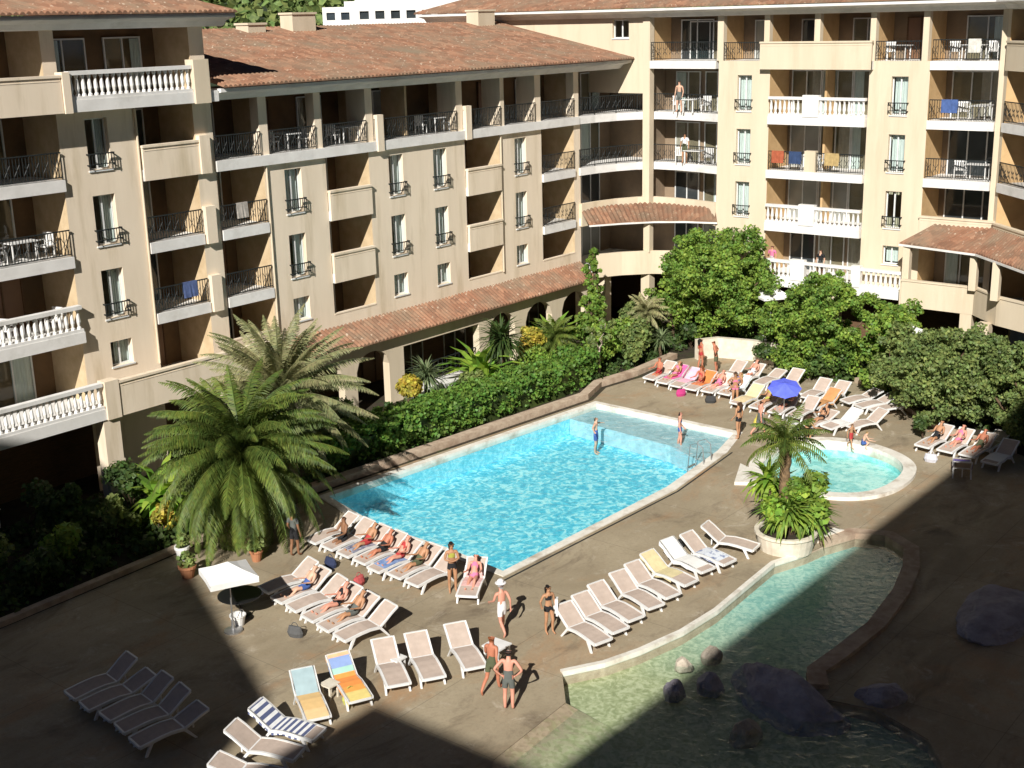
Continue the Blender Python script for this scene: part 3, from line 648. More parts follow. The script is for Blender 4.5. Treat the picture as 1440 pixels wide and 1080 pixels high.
cuts = [(-40.0, -35.75)]+[(TC[i][1], TC[i+1][0]) for i in range(4)]+[(-24.25, -20.8)]
for i, (a, b) in enumerate(cuts): recess(och, FB, a, b, zt(5), 17.15); door(WB, FB, a+(b-a)*.3, a+(b-a)*.9, zt(5), 2.05, mat=('pane_dark', 'pane_grey', 'pane_dark', 'pane_dark', 'pane_brown', 'pane_grey')[i])
for a, b in TC: MB().box(FB, a-.004, b+.004, -.004, .35, zt(5), 17.15).build('column', 'wall_b', WB)
for i in (1, 4): iron(WB, FB, cuts[i][0]+.03, cuts[i][1]-.03, zt(5), .03, .95)
for i in (1, 4): MB().box(FB, cuts[i][0], cuts[i][1], .001, 2.19, zb(5)+.2, zt(5)-.003).build('balcony', 'slab', WB)
b5 = slab(WB, FB, -32.95, -26.95, 5, -.3); parapet(WB, FB, -33.05, -26.95, 5, -.34, 1.3, 'wall_b')
for k in (2, 3, 4):
    b = slab(WB, FB, -32.56, -27.17, k, -.25)
    if k in (2, 4): balustrade(b, FB, -32.55, -27.2, zt(k), -.1, [(-30.6, -29.7)])
    else: iron(b, FB, -32.5, -30.4, zt(k), -.1); iron(b, FB, -29.75, -27.2, zt(k), -.1); MB().box(FB, -30.38, -29.77, -.22, .1, zt(k), zt(k)+1.08).build('newel', 'wall_b', b)
    for j in range(3): door(WB, FB, -32.4+1.75*j, -30.68+1.75*j, zt(k), 2.25, mat=('pane_grey', 'pane_dark', 'pane_grey')[(j+k) % 3])
    for q in (-30.0,): och.box(FB, q-.06, q+.06, 1.2, 2.2, zt(k), zb(k+1))
for k in (3, 4, 5):
    b = slab(WB, FB, -24.06, -20.82, k, -.12); iron(b, FB, -24.0, -20.86, zt(k), -.05)
for k in (2, 3, 4):
    door(WB, FB, -23.75, -20.85, zt(k), 2.25, mat=('pane_dark', 'pane_dark', 'pane_grey')[k-2], n=3)
slab(WB, FB, -24.06, -20.82, 2, -.1); parapet(WB, FB, -24.1, -20.4, 2, -.16, 1.3, 'wall_b')
for j in range(3): door(WB, FB, -32.2+1.7*j, -30.7+1.7*j, zt(1), mat=('pane_dark', 'pane_grey', 'pane_grey')[j])
door(WB, FB, -23.5, -21.2, zt(1), mat='pane_grey', n=3)
b = MB().box(FB, -32.55, -24.1, -.95, 2.19, zb(1), zt(1)).build('terrace', 'slab', WB)
balustrade(b, FB, -32.2, -24.5, zt(1), -.8, [(-30.6, -29.8), (-27.2, -26.7)])
wall.build('wall', 'wall_b', WB)
for s in (-32.0, -28.4, -24.4): MB().box(FB, s, s+.55, -.85, -.35, 0, zb(1)).build('column', 'wall_b', WB)
MB().box(FB, -35.6, -20.1, 1.9, 2.24, 0, 3.15).build('ground_floor_wall', 'wood_and_shade', WB)  # dark colour stands in for shade at the foot of the wing
cornice(WB, FB, -56.5, -20.4, 17.1, .85)
rb = roof_strip(WB, [(61.5, 56.8, 17.62), (61.5, 20.3, 17.62)], [(68.5, 50, 19.9), (68.5, 20.3, 19.9)], rows=4)
mb = MB(); mb.q((61.5, 56.8, 17.6), (75, 56.8, 17.6), (68.5, 50, 19.9)); mb.build('roof_hip', 'tile', rb)

# ---- angled wing at the far right
WC = thing('hotel_wing', 'angled hotel wing at the far right edge with a brown tiled porch roof', 'building', (59, 18, 0))
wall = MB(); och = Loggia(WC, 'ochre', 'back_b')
for a in (0, 3.5, 7.0, 10.5): panel(wall, FC, a, a+.3, zb(2), 17.1)
for a in (.3, 3.8, 7.3):
    for k in (1, 2, 3, 4, 5): recess(och, FC, a, a+3.2, zb(k), zb(k+1) if k < 5 else 17.1)
    for k in (2, 3, 4, 5):
        b = slab(WC, FC, a+.02, a+3.18, k)
        if k > 2 and k != 5: iron(b, FC, a+.05, a+3.15, zt(k), -.05)
        else: parapet(WC, FC, a, a+3.2, k, -.14, 1.25, 'wall_b')
    for k in (1, 2, 3, 4, 5): door(WC, FC, a+.5, a+2.7, zt(k), mat=DM[(k+int(a)) % 3])
wall.box(FC, 0, 14, 2.25, 10, 0, 17.1)
wall.build('wall', 'wall_b', WC)
cornice(WC, FC, 0, 14, 17.1, .85)
roof_strip(WC, [FC.p(-.6, -.9, 17.62), FC.p(14, -.9, 17.62)], [FC.p(2, 6, 19.8), FC.p(14, 6, 19.8)])
TE = [(60.5, 24.05), (60.45, 20.42), (58.9, 18.8), (57.8, 16.6), (56.9, 14.2)]
b = MB().prism(TE+[(63, 12.5), (64.5, 20), (64.5, 24.05)], zb(1), zt(1)).build('terrace', 'slab', WC)
MB().strip(TE, -.16, 0, zb(1)-.02, zb(1)+1.25).build('parapet', 'wall_b', WC); MB().strip(TE, -.2, .05, zb(1)+1.25, zb(1)+1.33).build('coping_band', 'wall_b', WC)
MB().box(ID, 60.5, 61.5, 24.05, 24.2, zb(1), zb(1)+1.25).build('parapet', 'wall_b', WC)
roof_strip(WC, [(60.6, 24.4, 6.18), (59.75, 20.35, 6.18), (56.3, 16.8, 6.18), (54.5, 14, 6.18)], [(62.38, 23.3, 7.0), (62.38, 20.6, 7.0), (58.6, 17.0, 7.0), (56.5, 14, 7.0)], name='porch_roof')
MB().strip([(60.62, 24.4), (59.77, 20.35), (56.32, 16.8), (54.5, 14)], -.05, .04, 6.07, 6.17).build('fascia', 'slab', WC)
for x, y in ((60.15, 20.5), (60.75, 24.0), (58.5, 18.9), (57.3, 16.8)): MB().box(ID, x-.17, x+.17, y-.17, y+.17, zb(1)+1.2, 6.1).build('column', 'wall_b', WC)
for x, y in ((60.6, 23.7), (60.6, 20.8), (58.9, 19.4)): MB().box(ID, x-.28, x+.28, y-.28, y+.28, 0, zb(1)).build('column', 'wall_b', WC)

# ---- the hotel block the picture is taken from; its roofline throws the shade over the near courtyard
WS = thing('hotel_wing', 'tall cream hotel block behind the viewpoint whose shadow covers the near courtyard', 'building', (0, -1.5, 0))
mb = MB(); mb.prism([(-34, -1.4), (46, -1.4), (46, -12), (-34, -12)], 0, 29.5); mb.build('wall', 'wall', WS)
mb = MB(); mb.prism([(-34, -1.41), (-18.9, -1.41), (-18.9, 4.2), (-34, 4.2)], 0, 29.5); mb.prism([(-40, 6.6), (-20.4, 6.6), (-15.4, 17.2), (-12, 24.5), (-22, 29), (-40, 29)], 0, 29.5); mb.build('side_wall', 'wall', WS)
mb = MB(); mb.prism([(-34, -3), (46, -3), (46, -11), (-34, -11)], 29.52, 30.2); mb.build('roof', 'tile', WS)
# ------------------------------------------------------------------ vegetation
def leaf_quads(mb, c, rad, n, size, flat=1.0, shell=.55, rng=random, elong=1.3):
    "n leaf sized faces scattered through an ellipsoidal clump"
    for _ in range(n):
        while True:
            v = Vector((rng.uniform(-1, 1), rng.uniform(-1, 1), rng.uniform(-1, 1)))
            if .05 < v.length <= 1: break
        v = v.normalized()*(shell+(1-shell)*rng.random()) if rng.random() < .8 else v
        p = Vector(c)+Vector((v.x*rad, v.y*rad, v.z*rad*flat))
        d = (v+Vector((rng.gauss(0, .6), rng.gauss(0, .6), rng.gauss(.2, .6)))).normalized()
        a = d.cross(Vector((rng.gauss(0, 1), rng.gauss(0, 1), rng.gauss(0, 1)))).normalized(); b = d.cross(a)
        w = size*rng.uniform(.6, 1.25)*.5; l = w*elong
        mb.q(p-a*w-b*l*.4, p+a*w-b*l*.4, p+a*w*.6+b*l, p-a*w*.6+b*l)
def limb(mb, a, b, r0, r1, bend=.15, rng=random):
    a = Vector(a); b = Vector(b); L = (b-a).length; pts = []
    for k in range(6):
        t = k/5; p = a.lerp(b, t)+Vector((rng.gauss(0, 1), rng.gauss(0, 1), 0))*bend*L*.25*math.sin(math.pi*t); pts.append(p)
    mb.tube(pts, [r0+(r1-r0)*k/5 for k in range(6)], 7)
def tree(name, label, cat, base, height, clumps, leaf, size=.22, dens=150, tr=.16, group=None, seed=1, trunkmat='trunk', flat=.8):
    "clumps: list of (dx, dy, z, radius)"
    rng = random.Random(seed); base = Vector(base); t = thing(name, label, cat, base, group)
    tk = MB(); cz = min(c[2] for c in clumps); fork = base+Vector((0, 0, max(.4, cz*.75))); limb(tk, base-Vector((0, 0, .1)), fork, tr, tr*.75, .1, rng)
    cr = MB()
    for dx, dy, z, r in clumps:
        c = base+Vector((dx, dy, z)); limb(tk, fork, c, tr*.55, tr*.15, .3, rng)
        sub = max(5, int(r*r*13))
        for _ in range(sub):
            v = Vector((rng.gauss(0, 1), rng.gauss(0, 1), rng.gauss(0, 1))).normalized()*r*rng.uniform(.35, .95)
            leaf_quads(cr, c+Vector((v.x, v.y, v.z*flat)), r*rng.uniform(.22, .42), int(dens/6*rng.uniform(.6, 1.3)), size, .8, .4, rng)
    tk.build('trunk', trunkmat, t, True); cr.build('crown', leaf, t); return t
def frond(mb, c, az, el0, L, droop, n=26, lw=.5, rng=random, wid=.05):
    "one feather frond: an arching rib with leaflets on both sides"
    pts = []; p = Vector(c); e = el0; st = L/12
    for k in range(13):
        pts.append(p.copy()); p = p+Vector((math.cos(az)*math.cos(e), math.sin(az)*math.cos(e), math.sin(e)))*st; e -= droop/12*(.4+1.2*k/12)
    mb.tube(pts, [.035*(1-k/14) for k in range(13)], 4, False)
    side = Vector((-math.sin(az), math.cos(az), 0))
    for k in range(n):
        t = .1+.9*k/(n-1); x = t*12; i = min(11, int(x)); q = pts[i].lerp(pts[i+1], x-i); tg = (pts[i+1]-pts[i]).normalized(); nrm = side.cross(tg)
        ll = lw*math.sin(math.pi*min(1, .18+t*.80))**.8*rng.uniform(.85, 1.1)
        for sg in (-1, 1):
            d = (side*sg*.8+tg*.62-nrm*.28*(-1)+Vector((0, 0, rng.uniform(-.38, -.05)))).normalized(); w = tg*wid
            tip = q+d*ll+Vector((0, 0, -ll*.22)); mid = q+d*ll*.55
            mb.q(q-w*.5, q+w*.5, mid+w*.55, mid-w*.55); mb.q(mid-w*.55, mid+w*.55, tip+w*.1, tip-w*.1)
def palm(name, label, base, th, nf, L, leaf, seed, tr=.3, els=(1.35, -.55), droop=(1.1, 1.9), lw=.5, n=26, cat='palm tree', group=None, lean=(0, 0), wid=.05):
    rng = random.Random(seed); base = Vector(base); t = thing(name, label, cat, base, group); top = base+Vector((lean[0], lean[1], th))
    tk = MB(); K = 14; tk.tube([base.lerp(top, k/K)-Vector((0, 0, .15 if k == 0 else 0)) for k in range(K+1)], [tr*(1.15-.2*k/K+(.1 if k % 2 else 0)+(.25 if k > K-4 else 0)) for k in range(K+1)], 12)
    tk.build('trunk', 'palmtrunk', t)
    cr = MB()
    for k in range(nf):
        f = (k+.5)/nf; el = els[0]+(els[1]-els[0])*f**.9
        frond(cr, top+Vector((0, 0, .15*(1-f))), k*2.39996+rng.uniform(-.2, .2), el+rng.uniform(-.12, .12), L*rng.uniform(.85, 1.08)*(1-.12*(1-f)), droop[0]+(droop[1]-droop[0])*rng.random(), n, lw, rng, wid)
    cr.build('crown', leaf, t); return t
def spiky(name, label, base, th, nb, L, leaf, seed, width=.07, cat='plant', heads=1, group=None, droop=.5):
    "yucca or cordyline: sword leaves bursting from the top of one or more stems"
    rng = random.Random(seed); base = Vector(base); t = thing(name, label, cat, base, group); st = MB(); lv = MB()
    for h in range(heads):
        top = base+Vector((rng.uniform(-.5, .5)*(heads > 1), rng.uniform(-.5, .5)*(heads > 1), th*rng.uniform(.75, 1.1))); limb(st, base+Vector((0, 0, -.1)), top, .09, .06, .2, rng)
        for k in range(nb):
            az = k*2.4+rng.uniform(-.3, .3); el = rng.uniform(-.5, 1.45); l = L*rng.uniform(.7, 1.1); p = top.copy(); side = Vector((-math.sin(az), math.cos(az), 0))*width*.5; prev = (p-side, p+side)
            for s_ in range(3):
                p = p+Vector((math.cos(az)*math.cos(el), math.sin(az)*math.cos(el), math.sin(el)))*l/3; el -= droop*rng.uniform(.6, 1.2); w = side*(1.15, .8, .05)[s_]; cur = (p-w, p+w); lv.q(prev[0], prev[1], cur[1], cur[0]); prev = cur
    st.build('stem', 'trunk', t); lv.build('leaves', leaf, t); return t
def shrub(name, label, base, r, h, leaf, seed, size=.16, dens=420, cat='shrub', group=None):
    rng = random.Random(seed); base = Vector(base); t = thing(name, label, cat, base, group); st = MB(); cr = MB()
    for k in range(max(4, int(r*7))):
        a = rng.uniform(0, 6.28); q = rng.uniform(0, .62)*r; c = base+Vector((math.cos(a)*q, math.sin(a)*q, h*rng.uniform(.35, .8))); rr = rng.uniform(.3, .5)*min(r, h)
        limb(st, base, c, .03, .012, .2, rng); leaf_quads(cr, c, rr, int(dens*rr), size, .9, .45, rng)
    st.build('stem', 'trunk', t); cr.build('foliage', leaf, t); return t
palm('date_palm', 'large green date palm in front, drooping fronds beside the white square parasol', (26.6, 33.4, 0), 3.1, 170, 4.1, 'frond_a', 3, .42, (1.4, -.95), (.95, 1.75), .5, 54, wid=.042)
palm('date_palm', 'olive coloured date palm behind the front one, upright spreading fronds', (30.1, 35.2, 0), 4.2, 95, 3.7, 'frond_b', 5, .38, (1.42, -.55), (.45, 1.1), .42, 54, wid=.04)
rg = random.Random(4)
def clm(n, R_, z0, z1, r, seed, sq=1.0):
    g = random.Random(seed); out = []
    for k in range(n):
        f = k/(n-1); a = k*2.4+g.uniform(-.4, .4); q = R_*math.sqrt(max(0, 1-(2*f-1)**2*.75))*g.uniform(.45, 1); out.append((math.cos(a)*q, math.sin(a)*q*sq, z0+(z1-z0)*f, r*g.uniform(.75, 1.25)))
    return out
tree('pine_tree', 'tall bright green pine with a broad rounded crown before the hotel corner', 'tree', (58.7, 33.4, 0), 7.0, clm(28, 2.45, 1.5, 5.7, 1.2, 1), 'leaf_pine', .12, 820, .2, seed=2)
tree('broadleaf_tree', 'dense mid green tree right of the pine, under the white terrace balustrade', 'tree', (57.4, 26.7, 0), 5.0, clm(18, 2.5, 1.0, 4.3, 1.1, 5), 'leaf_mid', .12, 800, .18, seed=3)
tree('broadleaf_tree', 'smaller leafy tree between the dense green tree and the right terrace', 'tree', (58.0, 23.4, 0), 3.6, clm(9, 1.4, 1.0, 3.0, .95, 6), 'leaf_mid', .14, 600, .14, seed=4)
tree('spreading_tree', 'wide feathery olive green tree at the right edge, over the half shaded loungers', 'tree', (53.4, 18.6, 0), 4.2, clm(24, 2.9, .6, 3.4, 1.2, 8), 'leaf_olive', .11, 900, .22, seed=5)
tree('spreading_tree', 'dark tree at the right edge half swallowed by the shade', 'tree', (52.0, 15.0, 0), 4.6, clm(14, 2.2, .8, 3.8, 1.1, 9), 'leaf_olive', .11, 800, .22, seed=6)
tree('cypress', 'slim columnar green cypress at the right end of the red lean-to roof', 'tree', (55.6, 39.2, 0), 5.6, [(.12*math.sin(k*2.4), .12*math.cos(k*2.4), .5+.24*k, .95-.033*k) for k in range(21)], 'leaf_pine', .12, 560, .12, seed=7)
tree('garden_tree', 'thin pale trunked tree with sparse dark foliage at the far pool corner', 'tree', (50.6, 35.3, 0), 3.4, [(-.2, .3, 2.3, .55), (.5, .2, 2.0, .5), (.1, -.3, 2.8, .5), (-.6, 0, 1.9, .4)], 'leaf_olive', .14, 200, .06, seed=8, trunkmat='sling')
def hedge():
    rng = random.Random(9); mb = MB()
    for k in range(1300):
        t = rng.random(); x = 32.6+17.4*t; y0 = 35.6-1.3*t if x < 47 else 34.8; c = Vector((x, y0+rng.uniform(0.1, 1.9), 0)); hh = 1.45+.25*noise.noise(Vector((x*.7, 0, 0)))
        c.z = hh-rng.random()**2*1.2 if rng.random() < .65 else rng.uniform(.2, hh); leaf_quads(mb, c, .3, 34, .13, .8, .4, rng)
    o = mb.build('foliage', 'leaf_hedge', None); return o
h = thing('hedge', 'long clipped green hedge running along the far side of the big pool', 'hedge', (41, 36, 0)); o = hedge(); o.parent = h; o.location = (-41, -36, 0)
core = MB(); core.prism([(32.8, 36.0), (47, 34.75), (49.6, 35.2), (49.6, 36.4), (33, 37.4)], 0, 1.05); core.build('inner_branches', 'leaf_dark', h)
# the bed between hedge and arcade
spiky('fan_palm', 'dark spiky palm against the arcade, left of the yellow shrubs', (46.7, 38.3, 0), 2.2, 220, 1.7, 'leaf_dark', 1, .11, 'palm')
spiky('yucca', 'blue green yucca at the left of the arcade, beside a yellow shrub', (41.6, 38.6, 0), 2.1, 150, 1.3, 'leaf_blue', 2, .08, 'plant', 1)
shrub('yellow_shrub', 'bright yellow shrub at the foot of the first white arcade pillar', (40.2, 38.4, 0), .9, 2.7, 'leaf_yellow', 3, .15, 700)
shrub('yellow_shrub', 'golden yellow shrub below the arches, right of the dark spiky palm', (49.4, 38.7, 0), 1.1, 2.8, 'leaf_yellow', 4, .15, 700)
spiky('banana_plant', 'lime green banana plant with upright leaves, left of the yellow one below the arches', (45.6, 38.7, 0), .6, 34, 2.5, 'leaf_lime', 5, .42, 'plant', 2)
spiky('banana_plant', 'broad leaved lime plant below the last arches', (51.6, 38.9, 0), .8, 36, 2.2, 'leaf_lime', 6, .36, 'plant', 2)
spiky('banana_plant', 'upright lime green leaves beside the front date palm, by the left column', (26.2, 37.4, 0), 1.1, 22, 2.0, 'leaf_lime', 7, .34, 'plant', 2)
shrub('shrub', 'bushy green shrub beside the thin pale trunked tree', (52.6, 36.4, 0), 1.3, 2.3, 'leaf_mid', 8, .15)
shrub('shrub', 'rounded green shrub under the left side of the pine', (54.7, 35.8, 0), 1.4, 2.3, 'leaf_olive', 9, .15)
shrub('shrub', 'low dark shrub below the pine, behind the cream garden wall', (58.2, 34.6, 0), 1.3, 1.9, 'leaf_dark', 10, .15)
shrub('shrub', 'mid green shrub between cypress and arcade', (53.9, 38.2, 0), 1.2, 2.6, 'leaf_mid', 11, .15)
shrub('shrub', 'loose green shrub right of the cypress below the curved porch', (57.8, 38.0, 0), 1.4, 2.5, 'leaf_olive', 12, .16)
shrub('shrub', 'leafy shrub right of the cream garden wall', (59.0, 29.9, 0), 1.0, 2.4, 'leaf_mid', 13, .15)
shrub('shrub', 'dark green shrub at the foot of the dense tree', (56.2, 25.6, 0), 1.3, 1.7, 'leaf_dark', 14, .15)
shrub('shrub', 'low green shrub behind the three stacked back loungers', (55.4, 23.2, 0), 1.2, 1.3, 'leaf_mid', 15, .14)
shrub('shrub', 'low olive shrub along the curved kerb at right', (54.0, 21.0, 0), 1.1, 1.3, 'leaf_olive', 16, .14)
shrub('shrub', 'small reddish green bush on the deck at right, before the shaded loungers', (50.2, 18.7, 0), .6, .9, 'leaf_dark', 17, .12)
spiky('yucca', 'spiky plant below the second floor terrace left of the cream garden wall', (55.2, 34.6, 0), 1.2, 60, .9, 'leaf_blue', 18, .07)
for i, (x, y, r_, hh, lf, lab) in enumerate(((18.5, 37.0, 1.3, 2.6, 'leaf_olive', 'dim olive bush at the left edge under the terrace balustrade'), (21.4, 36.4, 1.0, 1.8, 'leaf_mid', 'green shrub in front of the white tables under the left terrace'),
        (23.6, 36.6, .9, 2.3, 'leaf_olive', 'leafy shrub beside the left column, white tables behind'), (24.9, 35.8, .7, 1.4, 'leaf_yellow', 'sunlit yellowish bush at the foot of the left column'), (16.4, 35.6, 1.1, 1.6, 'leaf_dark', 'dark low bush near the bottom of the left edge'), (19.9, 35.6, .9, 1.5, 'leaf_dark', 'dark bush just right of the lowest left one'), (22.6, 38.4, 1.2, 2.4, 'leaf_dark', 'tall dark shrub deep under the left terrace'), (25.6, 38.6, 1.0, 2.6, 'leaf_dark', 'tall dark shrub left of the upright lime green leaves'), (28.4, 38.2, 1.2, 2.2, 'leaf_olive', 'shrub behind the front date palm, under the long parapet'),
        (33.2, 36.8, 1.2, 1.8, 'leaf_dark', 'shadowy bush between the back date palm and the hedge'), (36.4, 38.6, 1.2, 1.9, 'leaf_dark', 'dark bush under the left end of the lean-to roof'))):
    shrub('shrub', lab, (x, y, 0), r_, hh, lf, 30+i, .15, 380)
# round planter with a small palm
pc = at(1107, 775); pc = Vector((36.75, 18.1, 0))
pl = thing('planter', 'large round pale planter at the lagoon edge holding a small palm', 'planter', pc)
MB().lathe(pc, [(.88, -.05), (.95, .25), (.99, .5), (1.05, .55), (1.05, .64), (.9, .64), (.87, .52)], 26).build('bowl', 'planter', pl); MB().lathe(pc, [(.88, .44), (.88, .54)], 26).build('earth', 'soil', pl)
palm('small_palm', 'small palm with a brown fibrous trunk rising from the round planter', pc+Vector((-.05, .1, .55)), 3.1, 30, 1.7, 'frond_a', 21, .16, (1.2, -.3), (.9, 1.5), .3, 18)
spiky('agapanthus', 'arching strap leaved plant filling the round planter', pc+Vector((.0, -.2, .55)), .75, 120, 1.2, 'leaf_mid', 22, .12, 'plant', 3)
shrub('shrub', 'sunlit yellow green shrub in the round planter', pc+Vector((-.5, -.1, .5)), 1.05, 2.0, 'leaf_lime', 23, .17, 620)
shrub('shrub', 'dark glossy shrub at the right of the round planter', pc+Vector((.45, -.35, .5)), 1.05, 2.1, 'leaf_mid', 24, .17, 560)
spiky('agapanthus', 'broad strap leaved plant standing tall at the back of the round planter', pc+Vector((.3, .4, .55)), 1.5, 60, 1.1, 'leaf_lime', 25, .16, 'plant', 2)
palm('fan_palm', 'small bushy palm right of the yellow shrub below the arches', (50.8, 38.2, 0), 1.6, 34, 1.5, 'frond_a', 31, .14, (1.3, -.3), (.8, 1.6), .3, 20, 'palm')
palm('fan_palm', 'little palm among shrubs left of the curved porch pillar', (56.9, 36.6, 0), 1.9, 30, 1.4, 'frond_b', 32, .13, (1.3, -.3), (.8, 1.6), .3, 20, 'palm')
tree('garden_tree', 'bushy small tree in the bed under the curved white porch parapet', 'tree', (59.6, 36.6, 0), 3.2, clm(8, 1.2, 1.0, 2.8, .8, 21), 'leaf_mid', .13, 420, .1, seed=22)
tree('garden_tree', 'small olive green tree left of the olive green spreading tree', 'tree', (55.4, 21.8, 0), 3.0, clm(9, 1.4, .8, 2.6, .9, 23), 'leaf_olive', .13, 460, .1, seed=24)
for i, (x, y, r_, hh, lf, lab) in enumerate(((60.6, 34.6, 1.3, 2.4, 'leaf_olive', 'tall shrub behind the pine trunk, close to the hotel corner'), (55.8, 37.0, 1.3, 1.7, 'leaf_mid', 'spreading shrub between the cypress and the pine'),
        (53.3, 34.9, .9, 1.3, 'leaf_olive', 'small shrub over the stone border wall, left of the far loungers'), (60.3, 27.6, 1.3, 2.3, 'leaf_dark', 'dark shrub between the dense tree and the terrace columns'), (59.8, 21.6, 1.4, 2.2, 'leaf_olive', 'olive shrub under the angled right terrace'),
        (56.2, 21.9, 1.2, 1.6, 'leaf_mid', 'leafy shrub below the pale lamp like parasol'), (56.6, 29.3, .8, 1.5, 'leaf_dark', 'dark leafy shrub before the white table and pointed parasol'), (47.9, 37.2, 1.1, 1.9, 'leaf_mid', 'green shrub between the hedge and the yellow shrub below the arches'), (43.8, 38.0, 1.0, 1.6, 'leaf_olive', 'low dark shrub below the white terrace edge of the arcade'))):
    shrub('shrub', lab, (x, y, 0), r_, hh, lf, 60+i, .15, 400)
gc = MB(); rng = random.Random(5)
for k in range(1100):
    if k % 2: x = rng.uniform(33, 61); y = rng.uniform(35.2 if x < 49 else 34.6, 40.2)
    else: y = rng.uniform(17, 35); x = rng.uniform(max(54.6+(y-21)*.35, 53.5) if y > 18 else 52.4, 61.5)
    leaf_quads(gc, (x, y, rng.uniform(.05, .3)), rng.uniform(.25, .5), 22, .15, .6, .3, rng)
for k in range(520):
    leaf_quads(gc, (rng.uniform(11, 32), rng.uniform(34.9, 40.6), rng.uniform(.05, .5)), rng.uniform(.3, .6), 22, .17, .7, .3, rng)
tag(gc.build('ground_cover', 'leaf_dark'), 'low leafy planting filling the beds around the pool terrace', 'ground cover', kind='stuff')
# ---- hill, forest and houses behind
hm = MB(); nx = 40
for i in range(nx+1):
    for j in range(9):
        a = R(-25+150*i/nx); r_ = 150+j*55; hm.v.append(Vector((math.sin(a)*r_, math.cos(a)*r_, max(-.5, (j*8.5)+6*noise.noise(Vector((i*.35, j*.5, 0)))*(j > 0)-.5))))
for i in range(nx):
    for j in range(8): k = i*9+j; hm.f.append((k, k+1, k+10, k+9))
tag(hm.build('hill', 'hill'), kind='structure')
rng = random.Random(77); fm = MB()
for k in range(1500):
    a = R(rng.uniform(20, 62)); r_ = rng.uniform(150, 420); j = (r_-150)/55; z = j*8.5-2; rr = rng.uniform(2.2, 4.2)
    leaf_quads(fm, (math.sin(a)*r_, math.cos(a)*r_, z+rr*.9), rr, 42, 1.5, 1.15, .6, rng)
tag(fm.build('distant_forest', 'leaf_olive'), 'wooded green hillside beyond the hotel roofs', 'forest', kind='stuff')
for i, (px, dist, w_, dd, h_, lab) in enumerate(((505, 205, 11, 8, 3.4, 'white apartment block far behind the terracotta roof, the left one of two'), (575, 190, 15, 8, 4.6, 'longer white apartment block far behind the terracotta roof, next to the eave'))):
    p = far(px, 30, dist); F = Fr(p.x, p.y, math.cos(YAW), -math.sin(YAW)); zb_ = CAMZ-.3
    t = thing('apartment_building', lab, 'building', (p.x, p.y, 0)); mb = MB(); hs = []
    for fl in range(2):
        for k in range(int(w_/2.2)): hs.append((-w_/2+.6+k*2.2, -w_/2+1.9+k*2.2, zb_-1.2+fl*1.9, zb_-.1+fl*1.9))
    panel(mb, F, -w_/2, w_/2, 0, zb_+h_-.8, hs); mb.box(F, -w_/2, w_/2, .35, dd, 0, zb_+h_-.8); mb.box(F, -w_/2*.4, w_/2*.5, .5, dd, zb_+h_-.8, zb_+h_); mb.build('wall', 'slab', t)
    for q in hs: wb = MB(); wb.q(F.p(q[0], .3, q[2]), F.p(q[1], .3, q[2]), F.p(q[1], .3, q[3]), F.p(q[0], .3, q[3])); wb.build('window', 'pane_dark', t)
# ------------------------------------------------------------------ loungers
PROF = [(.98, .32), (.72, .35), (.42, .385), (.12, .40), (-.22, .365)]
BACK = [(-.23, .365), (-.42, .50), (-.64, .67), (-.86, .81)]
def ribbon(mb, prof, w, dz=0, th=.018, y0=0):
    n = len(prof); i = len(mb.v)
    for x, z in prof:
        for y in (y0-w/2, y0+w/2):
            mb.v.append(Vector((x, y, z+dz))); mb.v.append(Vector((x, y, z+dz-th)))
    for k in range(n-1):
        a = i+k*4; b = a+4
        mb.f += [(a, b, b+2, a+2), (a+1, a+3, b+3, b+1), (a, a+1, b+1, b), (a+2, b+2, b+3, a+3)]
    mb.f += [(i, i+2, i+3, i+1), (i+(n-1)*4, i+(n-1)*4+1, i+(n-1)*4+3, i+(n-1)*4+2)]
def lounger_proto(BACK=BACK):
    t = thing('sun_lounger', 'x', 'sun lounger')
    fr = MB()
    for y in (-.315, .315):
        p = [Vector((x, y, z-.01)) for x, z in PROF]
        for a, b in zip(p, p[1:]):
            F = Fr(a.x, a.y, b.x-a.x, 0) if b.x != a.x else ID
        ribbon(fr, [(x, z) for x, z in PROF], .06, .012, .075, y)
    for x, z in ((.98, .32), (-.22, .365)): fr.box(ID, x-.035, x+.02, -.285, .285, z-.06, z+.008)
    fr.build('frame', 'lounge_white', t)
    for sx, x0, x1 in ((1, .66, .84), (-1, -.22, -.50)):
        for sy in (-1, 1):
            l = MB(); y = .315*sy; i = 0
            l.v += [Vector(q) for q in ((x0-.05, y-.03, .33), (x0+.05, y-.03, .33), (x0+.05, y+.03, .33), (x0-.05, y+.03, .33), (x1-.035, y*1.04-.025, 0), (x1+.035, y*1.04-.025, 0), (x1+.035, y*1.04+.025, 0), (x1-.035, y*1.04+.025, 0))]
            l.f += [(3, 2, 1, 0), (4, 5, 6, 7), (0, 1, 5, 4), (1, 2, 6, 5), (2, 3, 7, 6), (3, 0, 4, 7)]; l.build('leg', 'lounge_white', t)
    s = MB(); ribbon(s, PROF, .57, 0, .016); s.build('seat', 'sling', t)
    b = MB(); ribbon(b, BACK, .57, 0, .016); bo = b.build('backrest', 'sling', t)
    f2 = MB()
    for y in (-.315, .315): ribbon(f2, BACK, .055, .012, .06, y)
    f2.box(ID, BACK[-1][0]-.03, BACK[-1][0]+.02, -.285, .285, BACK[-1][1]-.04, BACK[-1][1]+.01); f2.box(ID, -.62, -.58, -.02, .02, .1, .44); f2.build('back_frame', 'lounge_white', bo)
    return t
LP = lounger_proto(); LF = lounger_proto([(-.23, .365), (-.45, .45), (-.69, .545), (-.92, .62)]); FIRST = [True]; LF['label'] = ''; lr = random.Random(3); FUSE = [True]
GL = 'beige sun loungers around the pools'
